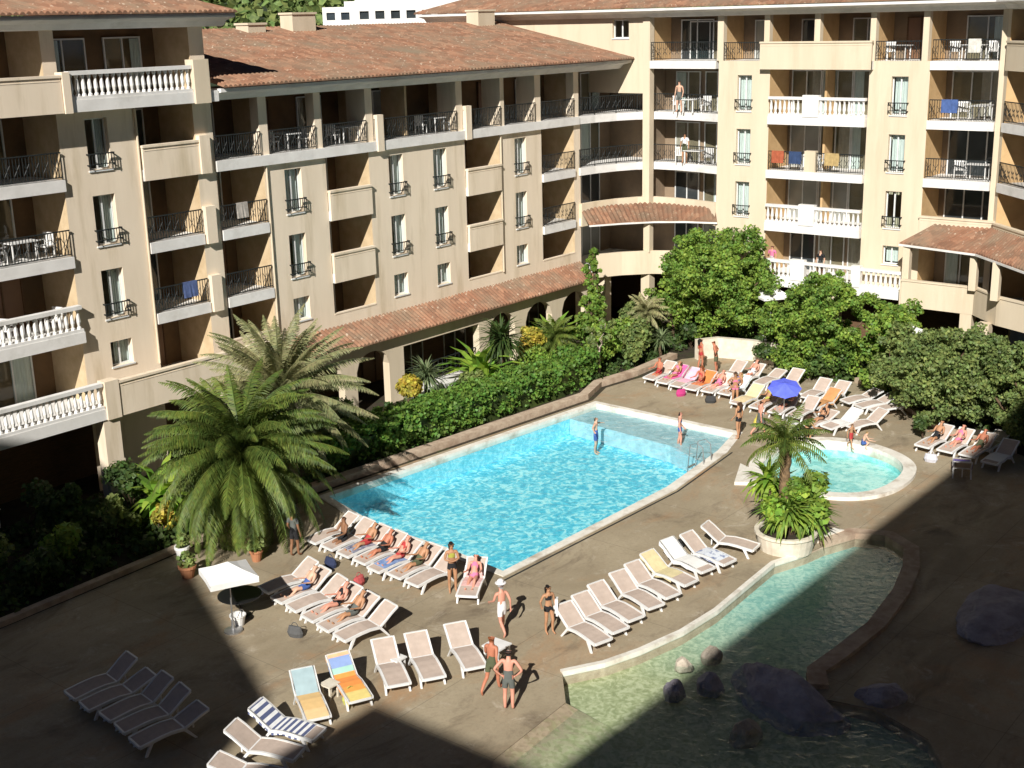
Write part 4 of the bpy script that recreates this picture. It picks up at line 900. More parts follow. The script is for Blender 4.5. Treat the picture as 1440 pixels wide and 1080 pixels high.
def lounger(x, y, ang, label, group=GL, flat=False):
    a = R(ang+lr.uniform(-2.5, 2.5)); x += lr.uniform(-.06, .06); LOUN.append((x, y, a))
    if flat:
        if FUSE[0]: FUSE[0] = False; LF.location = (x, y, 0); LF.rotation_euler = (0, 0, a); LF['label'] = label; LF['group'] = group; return LF
        return dup(LF, (x, y, 0), a, label, group)
    if FIRST[0]:
        FIRST[0] = False; LP.location = (x, y, 0); LP.rotation_euler = (0, 0, a); LP['label'] = label; LP['group'] = group; return LP
    return dup(LP, (x, y, 0), a, label, group)
def mid(hx, hy, fx, fy):
    d = Vector((fx-hx, fy-hy)); return ((hx+fx)/2, (hy+fy)/2, math.degrees(math.atan2(d.y, d.x)))
LOUN = []
def towel(x, y, ang, mat, label, full=(.9, -.86), w=.6, group=None):
    near = min(LOUN, key=lambda l: (l[0]-x)**2+(l[1]-y)**2); x, y, ar = near       # lies on the nearest lounger
    prof = [(a, b+.012) for a, b in PROF if a <= full[0]]+[(a, b+.012) for a, b in BACK if a >= full[1]-.01]
    mb = MB(); n = len(prof)
    ribbon(mb, prof, w, 0, .01)
    for sg in (-1, 1):          # edges hanging over the rails
        for (a, b), (c, d) in zip(prof, prof[1:]):
            y_ = sg*w/2; mb.q((a, y_, b-.004), (c, y_, d-.004), (c, y_*1.06, d-.13-.03*math.sin(a*9)), (a, y_*1.06, b-.13-.03*math.sin(c*9)))
    o = mb.build('towel', mat); o.location = (x, y, 0); o.rotation_euler = (0, 0, ar); tag(o, label, 'towel', group); return o
ORD = ['first', 'second', 'third', 'fourth', 'fifth', 'sixth', 'seventh', 'eighth', 'ninth', 'tenth']
# row along the lagoon, in front of the planter
row1 = [(27.35, 19.75), (28.2, 19.75), (29.15, 19.8), (30.1, 19.75), (31.05, 19.75), (32.05, 19.8), (33.25, 19.85), (34.15, 19.6), (35.35, 19.5)]
ang1 = [-104, -104, -105, -104, -102, -101, -104, -100, -84]
L1 = [None]*9
for i, ((x, y), a) in enumerate(zip(row1, ang1)):
    L1[i] = (x, y, a)
    lounger(x, y, a, ('left end lounger of the row along the curved lagoon edge' if i == 0 else 'right end lounger of the lagoon row, nearest the round planter' if i == 8 else
        ORD[i]+' lounger from the left in the lagoon edge row'+(', under a yellowish towel' if i == 5 else ', under a white towel' if i == 6 else '')))
towel(*L1[5], mk('pale_yellow_towelling', (.72, .62, .36), None, 6, .95), 'pale yellow towel on a lounger in the row along the lagoon', (.7, -.86))
towel(*L1[6], 'whitecloth', 'white towel thrown over a lounger near the right end of the lagoon row', (.8, -.86), .68)
towel(*L1[7], mk('blue_white_towelling', (.7, .74, .8), (.2, .24, .4), 3.5, .95, lo=.45, hi=.55), 'crumpled white and dark blue towel beside the white one in the lagoon row', (.9, -.3), .6)
# three empty loungers and the towelled ones at the lower left
for (h, f), lab in zip((((22.95, 23.45), (21.85, 21.75)), ((23.85, 22.95), (22.75, 21.25)), ((24.85, 22.4), (23.8, 20.75))), ('left of three empty beige loungers, beside the bright orange towel', 'middle of three empty beige loungers in the lower centre', 'right of three empty beige loungers, next to the small white table')):
    lounger(*mid(*h, *f), lab)
a = mid(20.45, 23.9, 19.55, 22.3); lounger(*a, 'lounger covered by the pale orange towel with a grey blue top band'); towel(*a, towel_mat('pale_orange_towel', [(0, (.34, .45, .48)), (.36, (.74, .50, .22)), (.8, (.78, .55, .28))], 0, -.9, .95), 'pale orange beach towel with a grey blue band at the head end', (.99, -.86), .64)
a = mid(21.6, 23.75, 20.75, 22.1); lounger(*a, 'lounger covered by the bright orange towel with a blue square'); towel(*a, towel_mat('bright_orange_towel', [(0, (.8, .45, .25)), (.08, (.25, .35, .62)), (.22, (.35, .6, .5)), (.3, (.85, .30, .07)), (.66, (.78, .36, .08)), (.8, (.72, .58, .2))], 0, -.9, .95), 'bright orange beach towel with blue and green bands at the head end', (.99, -.86), .64)
a = mid(18.4, 23.5, 18.85, 21.7); lounger(*a, 'lounger covered by the blue and white striped towel'); towel(*a, towel_mat('striped_towel', [(i/22, (.78, .78, .78) if i % 2 else (.09, .11, .22)) for i in range(22)], 0, -.9, .95), 'blue and white striped beach towel on a lounger at the lower left', (.8, -.86), .64)
lounger(*mid(17.35, 23.2, 17.95, 21.45), 'beige lounger at the bottom edge, just left of the striped towel'); lounger(*mid(16.35, 22.5, 17.1, 20.9), 'lounger cut by the bottom edge, farthest left of the lit ones', flat=True)
# block under the palm, towards the camera
R3 = [(23.7, 28.9), (23.55, 28.05), (23.4, 27.2), (23.2, 26.35), (23.05, 25.5), (22.9, 24.65)]
for i, (x, y) in enumerate(R3): lounger(x+.95, y+.2, 168, ('far end lounger of the block by the white square parasol' if i == 0 else 'near end lounger of the block by the white square parasol' if i == 5 else ORD[i]+' lounger from the palm in the block by the white square parasol'))
R4 = [(27.3, 30.7), (27.2, 29.85), (27.1, 29.0), (27.0, 28.15), (26.9, 27.3), (26.85, 26.45), (26.8, 25.6)]
for i, (x, y) in enumerate(R4): lounger(x+.95, y+.15, 171, ('lounger nearest the palms in the crowded row at the pool end' if i == 0 else 'empty near end lounger of the crowded row at the pool end' if i == 6 else ORD[i]+' lounger from the palms in the crowded row at the pool end'))
lounger(28.0, 24.35, -152, 'lone lounger turned towards the viewer at the near pool corner')
# deep shade, lower left
for i, (x, y) in enumerate(((17.3, 28.3), (17.25, 27.45), (17.15, 26.6), (17.05, 25.75), (16.95, 24.9))): lounger(x, y, 170, ORD[i]+' lounger from the back in the dark row deep in shade at lower left', 'loungers in the deep shade', i in (1, 4))
# far side
F1 = [(50.9, 32.4), (50.75, 31.55), (50.6, 30.7), (50.5, 29.85), (50.5, 29.0), (50.6, 28.15)]
for i, (x, y) in enumerate(F1): lounger(x+.9, y+.1, 175, ORD[i]+' lounger from the left in the far row with pink towels, behind the pool', 'loungers behind the pool')
F2 = [(53.0, 29.6), (53.0, 28.6), (53.1, 27.6), (53.1, 26.6)]
for i, (x, y) in enumerate(F2): lounger(x+.9, y+.1, 175, ORD[i]+' lounger from the left in the backmost row before the trees', 'loungers behind the pool', i == 2)
F3 = [(49.5, 26.9), (49.4, 25.9), (49.3, 24.9), (49.2, 23.95)]
for i, (x, y) in enumerate(F3): lounger(x+.95, y+.1, 176, ORD[i]+' lounger from the left in the row around the blue parasol', 'loungers behind the pool')
F4 = [(48.3, 22.75), (48.6, 21.85), (49.2, 21.0)]
for i, (x, y) in enumerate(F4): lounger(x+.9, y+.1, 168-8*i, ('left', 'middle', 'right')[i]+' of the three white loungers behind the paddling pool', 'loungers behind the pool', i == 0)
for i, (x, y) in enumerate(((52.2, 24.9), (52.3, 24.0))): lounger(x+.9, y, 176, ('left', 'right')[i]+' lounger of the pair behind the blue parasol, before the dense tree', 'loungers behind the pool')
F5 = [(53.1, 22.6), (52.8, 21.75), (52.5, 20.95)]
for i, (x, y) in enumerate(F5): lounger(x+.3, y+.2, 150, ('left', 'middle', 'right')[i]+' of three loungers pushed together beside the curved kerb', 'loungers behind the pool', True)
RS = [(48.9, 17.9), (48.9, 17.0), (48.8, 16.1), (49.9, 15.9), (48.4, 15.1)]
for i, (x, y) in enumerate(RS): lounger(x+.5, y, 172, ORD[i]+' lounger from the left in the cluttered half shaded group at far right', 'loungers at the shade edge', i == 3)
for i, (x, y, c, nm) in enumerate(((51.85, 31.6, (.70, .12, .32), 'deep pink'), (51.6, 30.75, (.82, .42, .52), 'pale pink'), (51.5, 29.9, (.62, .20, .06), 'rust orange'), (51.4, 29.05, (.80, .55, .48), 'salmon'), (51.5, 28.25, (.72, .82, .82), 'whitish aqua'))):
    towel(x, y, 175, mk(nm.replace(' ', '_')+'_towelling', c, [min(1, v*1.25) for v in c], 4, .95), nm+' towel on a lounger in the far row behind the pool', (.6, -.86), .66)
towel(50.4, 27.0, 176, mk('sand_towelling', (.72, .60, .36), None, 5, .95), 'sand coloured towel on a lounger left of the blue parasol', (.9, -.86), .62)
towel(49.5, 21.95+.0, 160, 'whitecloth', 'white towel on the middle lounger behind the paddling pool', (.7, -.86), .6)
towel(27.95, 27.45, 171, mk('denim_blue_towelling', (.12, .2, .42), (.3, .4, .6), 5, .95), 'blue towel on a lounger in the crowded row at the pool end', (.95, -.1), .62)
towel(28.05, 29.15, 171, mk('navy_towelling', (.04, .05, .12), (.5, .5, .55), 5, .95), 'navy towel on a lounger of the crowded row, nearer the palms', (.95, .1), .62)
towel(28.1, 24.4, -152, mk('rose_towelling', (.62, .36, .34), (.75, .5, .46), 5, .95), 'rose towel on the lone lounger at the near pool corner', (.6, -.5), .58)
# ------------------------------------------------------------------ parasols, tables, pots
def parasol(name, label, loc, h, rad, mat, sides=8, tilt=(0, 0), drop=.35, val=.0, polemat='metal', rot=0, cat='parasol'):
    t = thing(name, label, cat, loc); x, y, z = loc; M3 = Matrix.Translation((x, y, z+h)) @ Matrix.Rotation(R(tilt[1]), 4, 'Z') @ Matrix.Rotation(R(tilt[0]), 4, 'X')
    MB().tube([(x, y, z), (x, y, z+h)], .025, 8).build('pole', polemat, t); MB().lathe(loc, [(.28, 0), (.28, .05), (.06, .1), (.045, .35)], 14).build('base', polemat, t)
    c = MB(); top = M3 @ Vector((0, 0, drop)); n = sides*6; rim = []; low = []
    for k in range(n):
        a = 2*math.pi*k/n+rot; f = (k % 6)/6; seg = math.cos(math.pi/sides)/math.cos((f-.5)*2*math.pi/sides); rr = rad*seg*(1-.03*math.sin(math.pi*f)); sag = -.04*math.sin(math.pi*f)
        rim.append(M3 @ Vector((rr*math.cos(a), rr*math.sin(a), -.02-sag*0+.0))); low.append(M3 @ Vector((rr*math.cos(a), rr*math.sin(a), -.02-val)))
    midr = [top.lerp(p, .5)+Vector((0, 0, -.02)) for p in rim]
    for k in range(n):
        j = (k+1) % n; c.q(top, midr[k], midr[j]); c.q(midr[k], rim[k], rim[j], midr[j])
        if val: c.q(rim[k], low[k], low[j], rim[j])
    c.build('canopy', mat, t)
    r = MB()
    for k in range(sides): r.tube([M3 @ Vector((0, 0, drop-.06)), rim[k*6]-Vector((0, 0, .03))], .012, 5)
    r.build('ribs', polemat, t); return t
parasol('square_parasol', 'white square parasol standing open at the foot of the front palm', (21.75, 28.35, 0), 1.9, 1.0, 'whitecloth', 4, (0, 0), .32, .18, rot=R(20))
parasol('beach_parasol', 'bright blue parasol tilted among the far loungers', (49.6, 24.75, 0), 1.4, .74, 'bluecloth', 8, (22, -60), .27)
tp = at(1160, 560, .5); lounger(tp.x, tp.y, 172, 'lounger under the orange tan towel, right of the blue parasol', 'loungers behind the pool'); towel(tp.x, tp.y, 172, 'tancloth', 'orange tan towel on a lounger right of the blue parasol', (.9, -.86), .66)
lounger(46.9, 15.9, 20, 'lounger with the purple towel at the edge of the shade, far right', 'loungers at the shade edge'); towel(46.9, 15.9, 20, 'purplecloth', 'purple towel on a lounger at the edge of the shade, far right', (.95, -.86), .66)
towel(49.0+.35, 15.15-.05, 172, 'whitecloth', 'white towel on a lounger in the half shaded group at far right', (.9, -.3), .6)
parasol('square_parasol', 'white parasol with a pointed canopy between the pine and the dense tree', (60.0, 30.9, 0), 3.0, 1.15, 'whitecloth', 4, (0, 0), .55, .1, rot=R(10))
parasol('square_parasol', 'pale lamp like parasol on a thin post before the olive tree', (57.0, 22.0, 0), 2.9, .5, 'whitecloth', 6, (0, 0), .16, .12)
bt = thing('round_table', 'black round table beside the white square parasol', 'table', (22.55, 28.95, 0))
MB().lathe((22.55, 28.95, 0), [(.62, .66), (.66, .69), (.66, .72), (.6, .73)], 24).build('tabletop', 'black', bt); MB().lathe((22.55, 28.95, 0), [(.32, 0), (.3, .05), (.05, .12), (.05, .66)], 14).build('pedestal', 'black', bt)
bk = thing('bucket', 'small white round bucket in front of the black table', 'bucket', (22.1, 28.55, 0)); MB().lathe((22.1, 28.55, 0), [(.17, 0), (.23, .3), (.25, .31), (.25, .34), (.2, .33), (.17, .1)], 16).build('tub', 'lounge_white', bk); MB().tube([Vector((22.1+.24*math.cos(a), 28.55, .33+.16*math.sin(a))) for a in [math.pi*k/8 for k in range(9)]], .01, 5).build('handle', 'metal', bk)
def pot(loc, r, h, label, mat='terracotta'):
    t = thing('plant_pot', label, 'pot', loc); MB().lathe(loc, [(r*.65, 0), (r*.95, h*.8), (r*1.08, h*.82), (r*1.08, h), (r*.9, h), (r*.88, h*.9)], 16).build('pot', mat, t)
    lv = MB(); leaf_quads(lv, Vector(loc)+Vector((0, 0, h+.18)), .3, 160, .12); lv.build('foliage', 'leaf_olive', t)
pot((24.2, 33.9, 0), .24, .5, 'white plant pot left of the front palm, at the shade edge', 'whitecloth'); pot((23.4, 32.6, 0), .28, .42, 'terracotta pot between the front palm and the white square parasol'); pot((25.6, 31.8, 0), .22, .4, 'small terracotta pot under the front palm fronds, right of the white parasol')
def small_table(loc, label, s=.3, h=.42, mat='lounge_white', group=None):
    t = thing('side_table', label, 'side table', loc, group); x, y, z = loc; MB().box(ID, x-s, x+s, y-s, y+s, z+h-.04, z+h).build('tabletop', mat, t)
    for a in (-1, 1):
        for b in (-1, 1): MB().box(ID, x+a*(s-.06)-.025, x+a*(s-.06)+.025, y+b*(s-.06)-.025, y+b*(s-.06)+.025, z, z+h-.04).build('leg', mat, t)
    return t
small_table((25.05, 21.0, 0), 'small white side table at the right end of the three empty loungers'); small_table((22.85, 22.75, 0), 'small pale side table between the left two empty loungers', .2)
small_table((20.75, 23.2, 0), 'small yellowish side table between the two orange towels', .2, .42, 'planter'); small_table((48.0, 23.5, 0), 'small white side table before the blue parasol', .22)
# patio furniture on balconies and terraces (prototype once, then copies)
def chair_proto():
    t = thing('patio_chair', 'x', 'chair'); MB().box(ID, -.24, .24, -.24, .24, .41, .45).build('seat', 'lounge_white', t)
    b = MB()
    for k in range(5): b.box(ID, -.22+.095*k, -.16+.095*k, .21, .24, .45, .86)
    b.box(ID, -.24, .24, .205, .25, .82, .9); b.build('backrest', 'lounge_white', t)
    for a in (-1, 1):
        for c in (-1, 1): MB().box(ID, a*.21-.02, a*.21+.02, c*.2-.02, c*.2+.02, 0, .41).build('leg', 'lounge_white', t)
        MB().box(ID, a*.25-.025, a*.25+.025, -.2, .22, .62, .65).build('armrest', 'lounge_white', t)
    return t
def table_proto():
    t = thing('patio_table', 'x', 'table'); MB().box(ID, -.55, .55, -.38, .38, .69, .73).build('tabletop', 'lounge_white', t)
    for a in (-1, 1):
        for c in (-1, 1): MB().box(ID, a*.46-.03, a*.46+.03, c*.3-.03, c*.3+.03, 0, .69).build('leg', 'lounge_white', t)
    return t
CP, TP = chair_proto(), table_proto(); used = {}
def put(proto, F, s, d, z, rz, label, group='white patio furniture on the balconies'):
    p = F.p(s, d, z)
    if proto.name not in used: used[proto.name] = 1; proto.location = p; proto.rotation_euler = (0, 0, rz); proto['label'] = label; proto['group'] = group; return proto
    return dup(proto, p, rz, label, group)
for F, k, s0, where in ((FB, 5, -23.2, 'highest right hand balcony'), (FB, 4, -22.6, 'second highest right hand balcony'), (FB, 3, -22.6, 'third highest right hand balcony'),
                        (FB, 3, -31.4, 'dark railed balcony amid white balustrades'), (FB, 5, -26.4, 'narrow top floor loggia of the sunlit wing'), (FB, 4, -38.6, 'upper curved corner balcony'), (FB, 3, -38.4, 'lower curved corner balcony'), (FA, 4, 46.4, 'widest top floor balcony of the long wing'), (FA, 4, 40.6, 'loggia above the left windows, long wing'), (FA, 3, 24.0, 'third floor balcony at the left edge'), (FA, 2, 24.0, 'white balustraded balcony at the left edge'), (FA, 4, 37.0, 'leftmost top loggia, long wing')):
    z = zt(k); wide = s0 != -26.4
    put(TP, F, s0+(.9 if wide else .4), .75, z, random.choice((0, 1.57)) if wide else 1.57, 'white patio table on the '+where)
    put(CP, F, s0, .7, z, 1.9, 'white chair left of the table on the '+where)
    if wide: put(CP, F, s0+1.85, .65, z, -1.3, 'white chair right of the table on the '+where)
for i, (x, y) in enumerate(((20.2, 41.3), (21.6, 41.9))): put(TP, ID, x, y, 0, .2, ('left', 'right')[i]+' white table under the terrace at the left edge', 'white tables under the terrace')
put(TP, ID, 59.6, 30.3, 0, .4, 'white table under the pointed white parasol behind the trees', 'white tables under the terrace'); put(CP, ID, 60.4, 31.2, 0, 2.2, 'white chair by the table under the pointed white parasol', 'white tables under the terrace')
put(TP, ID, 59.8, 38.8, 0, .5, 'white table below the curved porch, left of the pine', 'white tables under the terrace')
# boulders
def boulder(loc, rx, ry, rz, label, mat, seed):
    bm = bmesh.new(); bmesh.ops.create_icosphere(bm, subdivisions=5, radius=1); rg_ = random.Random(seed*7)
    pl_ = [(Vector((rg_.gauss(0, 1), rg_.gauss(0, 1), rg_.gauss(.3, .8))).normalized(), rg_.uniform(.72, .95)) for _ in range(16)]
    for v in bm.verts:
        n_ = v.co.normalized(); f = 1.0
        for q, d in pl_:
            c = n_.dot(q)
            if c > .05: f = min(f, d/c)
        f *= 1+.10*noise.noise(n_*1.6+Vector((seed, 0, 0)))+.05*noise.noise(n_*5+Vector((0, seed, 0)))+.025*noise.noise(n_*14+Vector((0, 0, seed)))
        v.co = Vector((n_.x*rx*f*1.12, n_.y*ry*f*1.12, max(-.3, n_.z)*rz*f*1.15))
    me = bpy.data.meshes.new('boulder'); bm.to_mesh(me); bm.free(); me.materials.append(M[mat])
    o = bpy.data.objects.new('boulder', me); COL.objects.link(o); o.location = loc; o.rotation_euler = (0, 0, seed); tag(o, label, 'rock')
boulder((28.1, 13.6, -.3), 1.75, 1.0, .62, 'big flat topped mauve rock in the shaded lagoon', 'rock', 1.2); boulder((29.3, 11.5, -.1), .75, .55, .45, 'smaller rounded grey rock right of the flat topped one', 'rock', 2.5)
boulder((35.8, 10.8, -.1), 2.3, 1.1, .45, 'long grey rock slab in the shade at the right edge', 'rock', 3.1)
for i, (x, y, r_, lab) in enumerate(((27.9, 16.7, .24, 'pale sunlit boulder in the lagoon, left of the two that catch the sun'), (28.8, 16.3, .3, 'pale boulder half in shade, right of the other sunlit one'), (26.5, 16.1, .32, 'dark boulder at the shade line in the pebbled lagoon'), (27.3, 15.5, .36, 'dark boulder next to the big mauve rock'))): boulder((x, y, -.15), r_, r_*.85, r_*1.1, lab, 'rock2' if i < 2 else 'rock', i+5.)
sg = at(1048, 1000, .3); boulder((25.9, 13.6, -.25), .45, .3, .4, 'small pale stone at the left tip of the big mauve rock', 'rock2', 9.)
# pool ladder rails
lad = thing('pool_ladder', 'thin metal hand rails bent over the right side of the big pool', 'pool ladder', (42.6, 24.9, 0))
for dx in (0, .6): MB().tube([(42.3+dx, 24.5, 0), (42.3+dx, 24.55, .7), (42.32+dx, 24.8, .85), (42.34+dx, 25.15, .7), (42.36+dx, 25.3, -.8)], .022, 8).build('rail', 'metal', lad)
for z in (-.3, -.6): MB().box(ID, 42.35, 42.95, 25.2, 25.32, z, z+.03).build('step', 'metal', lad)

# bags, shoes and hung towels
def bag(x, y, rz, col, label, s=1.0):
    t = thing('beach_bag', label, 'bag', (x, y, 0)); mb = MB(); i = 0
    for z, w, d in ((0, .2, .1), (.12, .24, .13), (.26, .2, .08), (.3, .19, .03)):
        for a in range(12): q = 2*math.pi*a/12; mb.v.append(Vector((x, y, z*s))+Matrix.Rotation(rz, 3, 'Z') @ Vector((w*s*math.cos(q)*(1+.1*noise.noise(Vector((a, z*9, x)))), d*s*math.sin(q), 0)))
    for k in range(3):
        for a in range(12): mb.f.append((k*12+a, k*12+(a+1) % 12, k*12+12+(a+1) % 12, k*12+12+a))
    mb.f.append(tuple(range(11, -1, -1))); mb.f.append(tuple(range(36, 48))); mt = mk('bag_cloth', col, None, 8, .9); mb.build('pouch', mt, t)
    hd = MB(); hd.tube([Vector((x, y, .28*s))+Matrix.Rotation(rz, 3, 'Z') @ Vector((.1*math.cos(math.pi*k/6)*s, 0, .13*math.sin(math.pi*k/6)*s)) for k in range(7)], .012, 5); hd.build('handle', mt, t)
for x, y, c, lab in ((26.7, 29.4, (.03, .04, .09), 'dark blue beach bag at the feet of the crowded row'), (26.2, 27.6, (.5, .1, .1), 'red beach bag before the crowded row at the pool end'), (22.6, 26.6, (.1, .1, .1), 'black bag on the deck before the block by the white parasol'),
                     (20.9, 22.6, (.5, .5, .12), 'lime yellow bag between the two orange towels'), (32.6, 20.6, (.06, .1, .3), 'blue bag behind the yellowish towelled lounger of the lagoon row'), (34.6, 20.9, (.03, .03, .03), 'black bag behind the right end of the lagoon row'),
                     (50.1, 30.3, (.5, .05, .2), 'pink bag before the far row with pink towels'), (49.9, 28.6, (.05, .05, .05), 'black bag before the right end of the far pink towel row'), (48.2, 25.3, (.6, .5, .1), 'yellow bag before the blue parasol'), (47.7, 17.4, (.55, .55, .6), 'pale bag before the half shaded group at far right'), (24.3, 23.3, (.3, .05, .05), 'dark red bag behind the three empty loungers')):
    bag(x, y, x*3, c, lab, 1.1)
def hung(F, s, zr, d, w, col, label, drop=.62):
    mb = MB(); n = 8
    for k in range(n):
        a = s+w*k/n; b = s+w*(k+1)/n; o1 = .03*math.sin(k*1.9); o2 = .03*math.sin((k+1)*1.9)
        mb.q(F.p(a, d-.035, zr+.01), F.p(b, d-.035, zr+.01), F.p(b, d-.05-abs(o2), zr-drop), F.p(a, d-.05-abs(o1), zr-drop)); mb.q(F.p(a, d-.035, zr+.01), F.p(b, d-.035, zr+.01), F.p(b, d+.04, zr+.01), F.p(a, d+.04, zr+.01)); mb.q(F.p(a, d+.04, zr+.01), F.p(b, d+.04, zr+.01), F.p(b, d+.05, zr-drop*.7), F.p(a, d+.05, zr-drop*.7))
    tag(mb.build('towel', mk('hung_towelling', col, [v*.7 for v in col], 5, .95)), label, 'towel', 'towels hung over balcony rails')
hung(FB, -32.3, zt(3)+1, -.1, .7, (.45, .12, .06), 'rust red towel hung over the dark railing between two white balustrades'); hung(FB, -31.3, zt(3)+1, -.1, .7, (.04, .07, .16), 'navy towel hung over the dark railing between two white balustrades')
hung(FB, -29.3, zt(3)+1, -.1, .8, (.5, .36, .16), 'tan towel hung right of the solid post on the dark railing, sunlit wing'); hung(FB, -23.4, zt(4)+1, -.05, .8, (.08, .14, .35), 'blue towel hung on the second highest right hand balcony')
hung(FB, -22.3, zt(5)+1, -.05, .6, (.7, .68, .62), 'white towel hung on the highest right hand balcony'); hung(FA, 31.2, zt(2)+1, -.06, .7, (.1, .14, .3), 'dark blue towel hung on a balcony right of the left wing windows'); hung(FA, 34.2, zt(3)+1, -.06, .6, (.5, .45, .4), 'pale towel hung on the narrow balcony beside the long wing windows')

tag(MB().strip([(29.2, 24.1), (39.2, 23.8), (44.3, 24.35)], -.05, .02, -.02, .006).build('drain_channel', 'rail'), 'thin dark drain slot along the near side of the big pool', 'drain')
# ------------------------------------------------------------------ people
SK = {'pelvis': (0, 0, .96, .135, .10), 'spine': (0, .0, 1.12, .125, .088), 'chest': (0, .0, 1.31, .145, .10), 'neck': (0, .01, 1.47, .056, .056), 'jaw': (0, -.015, 1.555, .070, .078), 'head': (0, -.005, 1.655, .078, .094), 'nose': (0, -.105, 1.60, .013, .016)}
for s, n in ((-1, 'l'), (1, 'r')):
    SK.update({'sh'+n: (.165*s, .005, 1.405, .062, .058), 'el'+n: (.225*s, .03, 1.13, .041, .041), 'wr'+n: (.245*s, -.04, .885, .028, .024), 'pm'+n: (.25*s, -.06, .81, .036, .018),
               'hp'+n: (.085*s, 0, .88, .092, .092), 'kn'+n: (.10*s, -.02, .49, .056, .058), 'ca'+n: (.102*s, .02, .34, .052, .056), 'an'+n: (.10*s, .02, .085, .036, .038), 'to'+n: (.115*s, -.15, .03, .038, .024), 'ear'+n: (.083*s, .005, 1.62, .012, .018)})
ED = [('pelvis', 'spine'), ('spine', 'chest'), ('chest', 'neck'), ('neck', 'jaw'), ('jaw', 'head'), ('jaw', 'nose'), ('head', 'earl'), ('head', 'earr')]
for n in 'lr': ED += [('chest', 'sh'+n), ('sh'+n, 'el'+n), ('el'+n, 'wr'+n), ('wr'+n, 'pm'+n), ('pelvis', 'hp'+n), ('hp'+n, 'kn'+n), ('kn'+n, 'ca'+n), ('ca'+n, 'an'+n), ('an'+n, 'to'+n)]
def V3(t): return Vector(t[:3])
def pose(kind):
    P = {k: list(v) for k, v in SK.items()}
    def setp(n, x, y, z): P[n][0:3] = [x, y, z]
    def rot(names, piv, ax, deg):
        m = Matrix.Rotation(R(deg), 3, ax); pv = V3(P[piv]) if isinstance(piv, str) else Vector(piv)
        for n in names: P[n][0:3] = list(pv+m @ (V3(P[n])-pv))
    arm = lambda n: ['el'+n, 'wr'+n, 'pm'+n]; fore = lambda n: ['wr'+n, 'pm'+n]
    leg = lambda n: ['kn'+n, 'ca'+n, 'an'+n, 'to'+n]; shin = lambda n: ['ca'+n, 'an'+n, 'to'+n]
    upper = ['spine', 'chest', 'neck', 'jaw', 'head', 'nose', 'earl', 'earr', 'shl', 'shr']+arm('l')+arm('r')
    if kind == 'stand': rot(leg('l'), 'hpl', 'X', -6); rot(leg('r'), 'hpr', 'X', 5); rot(fore('r'), 'elr', 'X', -25)
    if kind == 'walk':
        rot(leg('l'), 'hpl', 'X', -22); rot(shin('l'), 'knl', 'X', 8); rot(leg('r'), 'hpr', 'X', 14); rot(shin('r'), 'knr', 'X', 30); rot(arm('l'), 'shl', 'X', 22); rot(arm('r'), 'shr', 'X', -24); rot(fore('r'), 'elr', 'X', -30); rot(fore('l'), 'ell', 'X', -18); rot(upper, 'pelvis', 'X', 5)
    if kind == 'fold':
        for n, s in (('l', -1), ('r', 1)): rot(arm(n), 'sh'+n, 'X', -12); P['wr'+n][0:3] = [-.02*s, -.2, 1.16+.03*s]; P['pm'+n][0:3] = [-.1*s, -.19, 1.19+.03*s]
    if kind == 'carry': rot(arm('l'), 'shl', 'Y', 14); rot(fore('l'), 'ell', 'X', -70); rot(leg('r'), 'hpr', 'X', -14); rot(shin('r'), 'knr', 'X', 14)
    if kind == 'hips':
        for n, s in (('l', -1), ('r', 1)): setp('el'+n, .37*s, .07, 1.16); setp('wr'+n, .21*s, -.02, 1.0); setp('pm'+n, .15*s, -.05, .97)
        rot(upper, 'pelvis', 'X', 12)
    if kind in ('recline', 'sit'):
        th = 42 if kind == 'recline' else 4
        rot(upper, 'pelvis', 'X', th*-1); 
        for n, s in (('l', -1), ('r', 1)):
            rot(leg(n), 'hp'+n, 'X', -84); rot(shin(n), 'kn'+n, 'X', 8 if kind == 'recline' else 80)
            if kind == 'recline': rot(fore(n), 'el'+n, 'X', -45)
            else: rot(arm(n), 'sh'+n, 'X', -30); rot(fore(n), 'el'+n, 'X', -40)
        if kind == 'recline': rot(leg('r'), 'hpr', 'X', -14); rot(shin('r'), 'knr', 'X', 26)
    if kind == 'crouch':
        rot(upper, 'pelvis', 'X', 26)
        for n in 'lr': rot(leg(n), 'hp'+n, 'X', -100); rot(shin(n), 'kn'+n, 'X', 125); rot(arm(n), 'sh'+n, 'X', -60); rot(fore(n), 'el'+n, 'X', -30)
    if kind == 'swim':
        for n, s in (('l', -1), ('r', 1)): rot(arm(n), 'sh'+n, 'Y', -55*s); rot(fore(n), 'el'+n, 'X', -40)
    for n, s in (('l', -1), ('r', 1)):      # fingers and thumb
        w = V3(P['wr'+n]); p = V3(P['pm'+n]); d = (p-w).normalized(); x = Vector((0, -1, 0)); x = (x-d*x.dot(d)).normalized() if abs(x.dot(d)) < .95 else Vector((1, 0, 0)); nn = d.cross(x)
        for f, (o, l) in enumerate(((-.026, .062), (-.009, .074), (.009, .070), (.025, .056))):
            a = p+d*.028+x*o; b = a+d*l*.55+nn*.006*s; c = b+d*l*.35+nn*.018*s; P['f%d0%s' % (f, n)] = [*a, .0105, .0105]; P['f%d1%s' % (f, n)] = [*b, .009, .009]; P['f%d2%s' % (f, n)] = [*c, .0075, .0075]
        a = w.lerp(p, .55)-x*.034; b = a-x*.02+d*.035; P['t0'+n] = [*a, .012, .012]; P['t1'+n] = [*b, .010, .010]
    return P
def edges():
    E = list(ED)
    for n in 'lr':
        for f in range(4): E += [('pm'+n, 'f%d0%s' % (f, n)), ('f%d0%s' % (f, n), 'f%d1%s' % (f, n)), ('f%d1%s' % (f, n), 'f%d2%s' % (f, n))]
        E += [('wr'+n, 't0'+n), ('t0'+n, 't1'+n)]
    return E
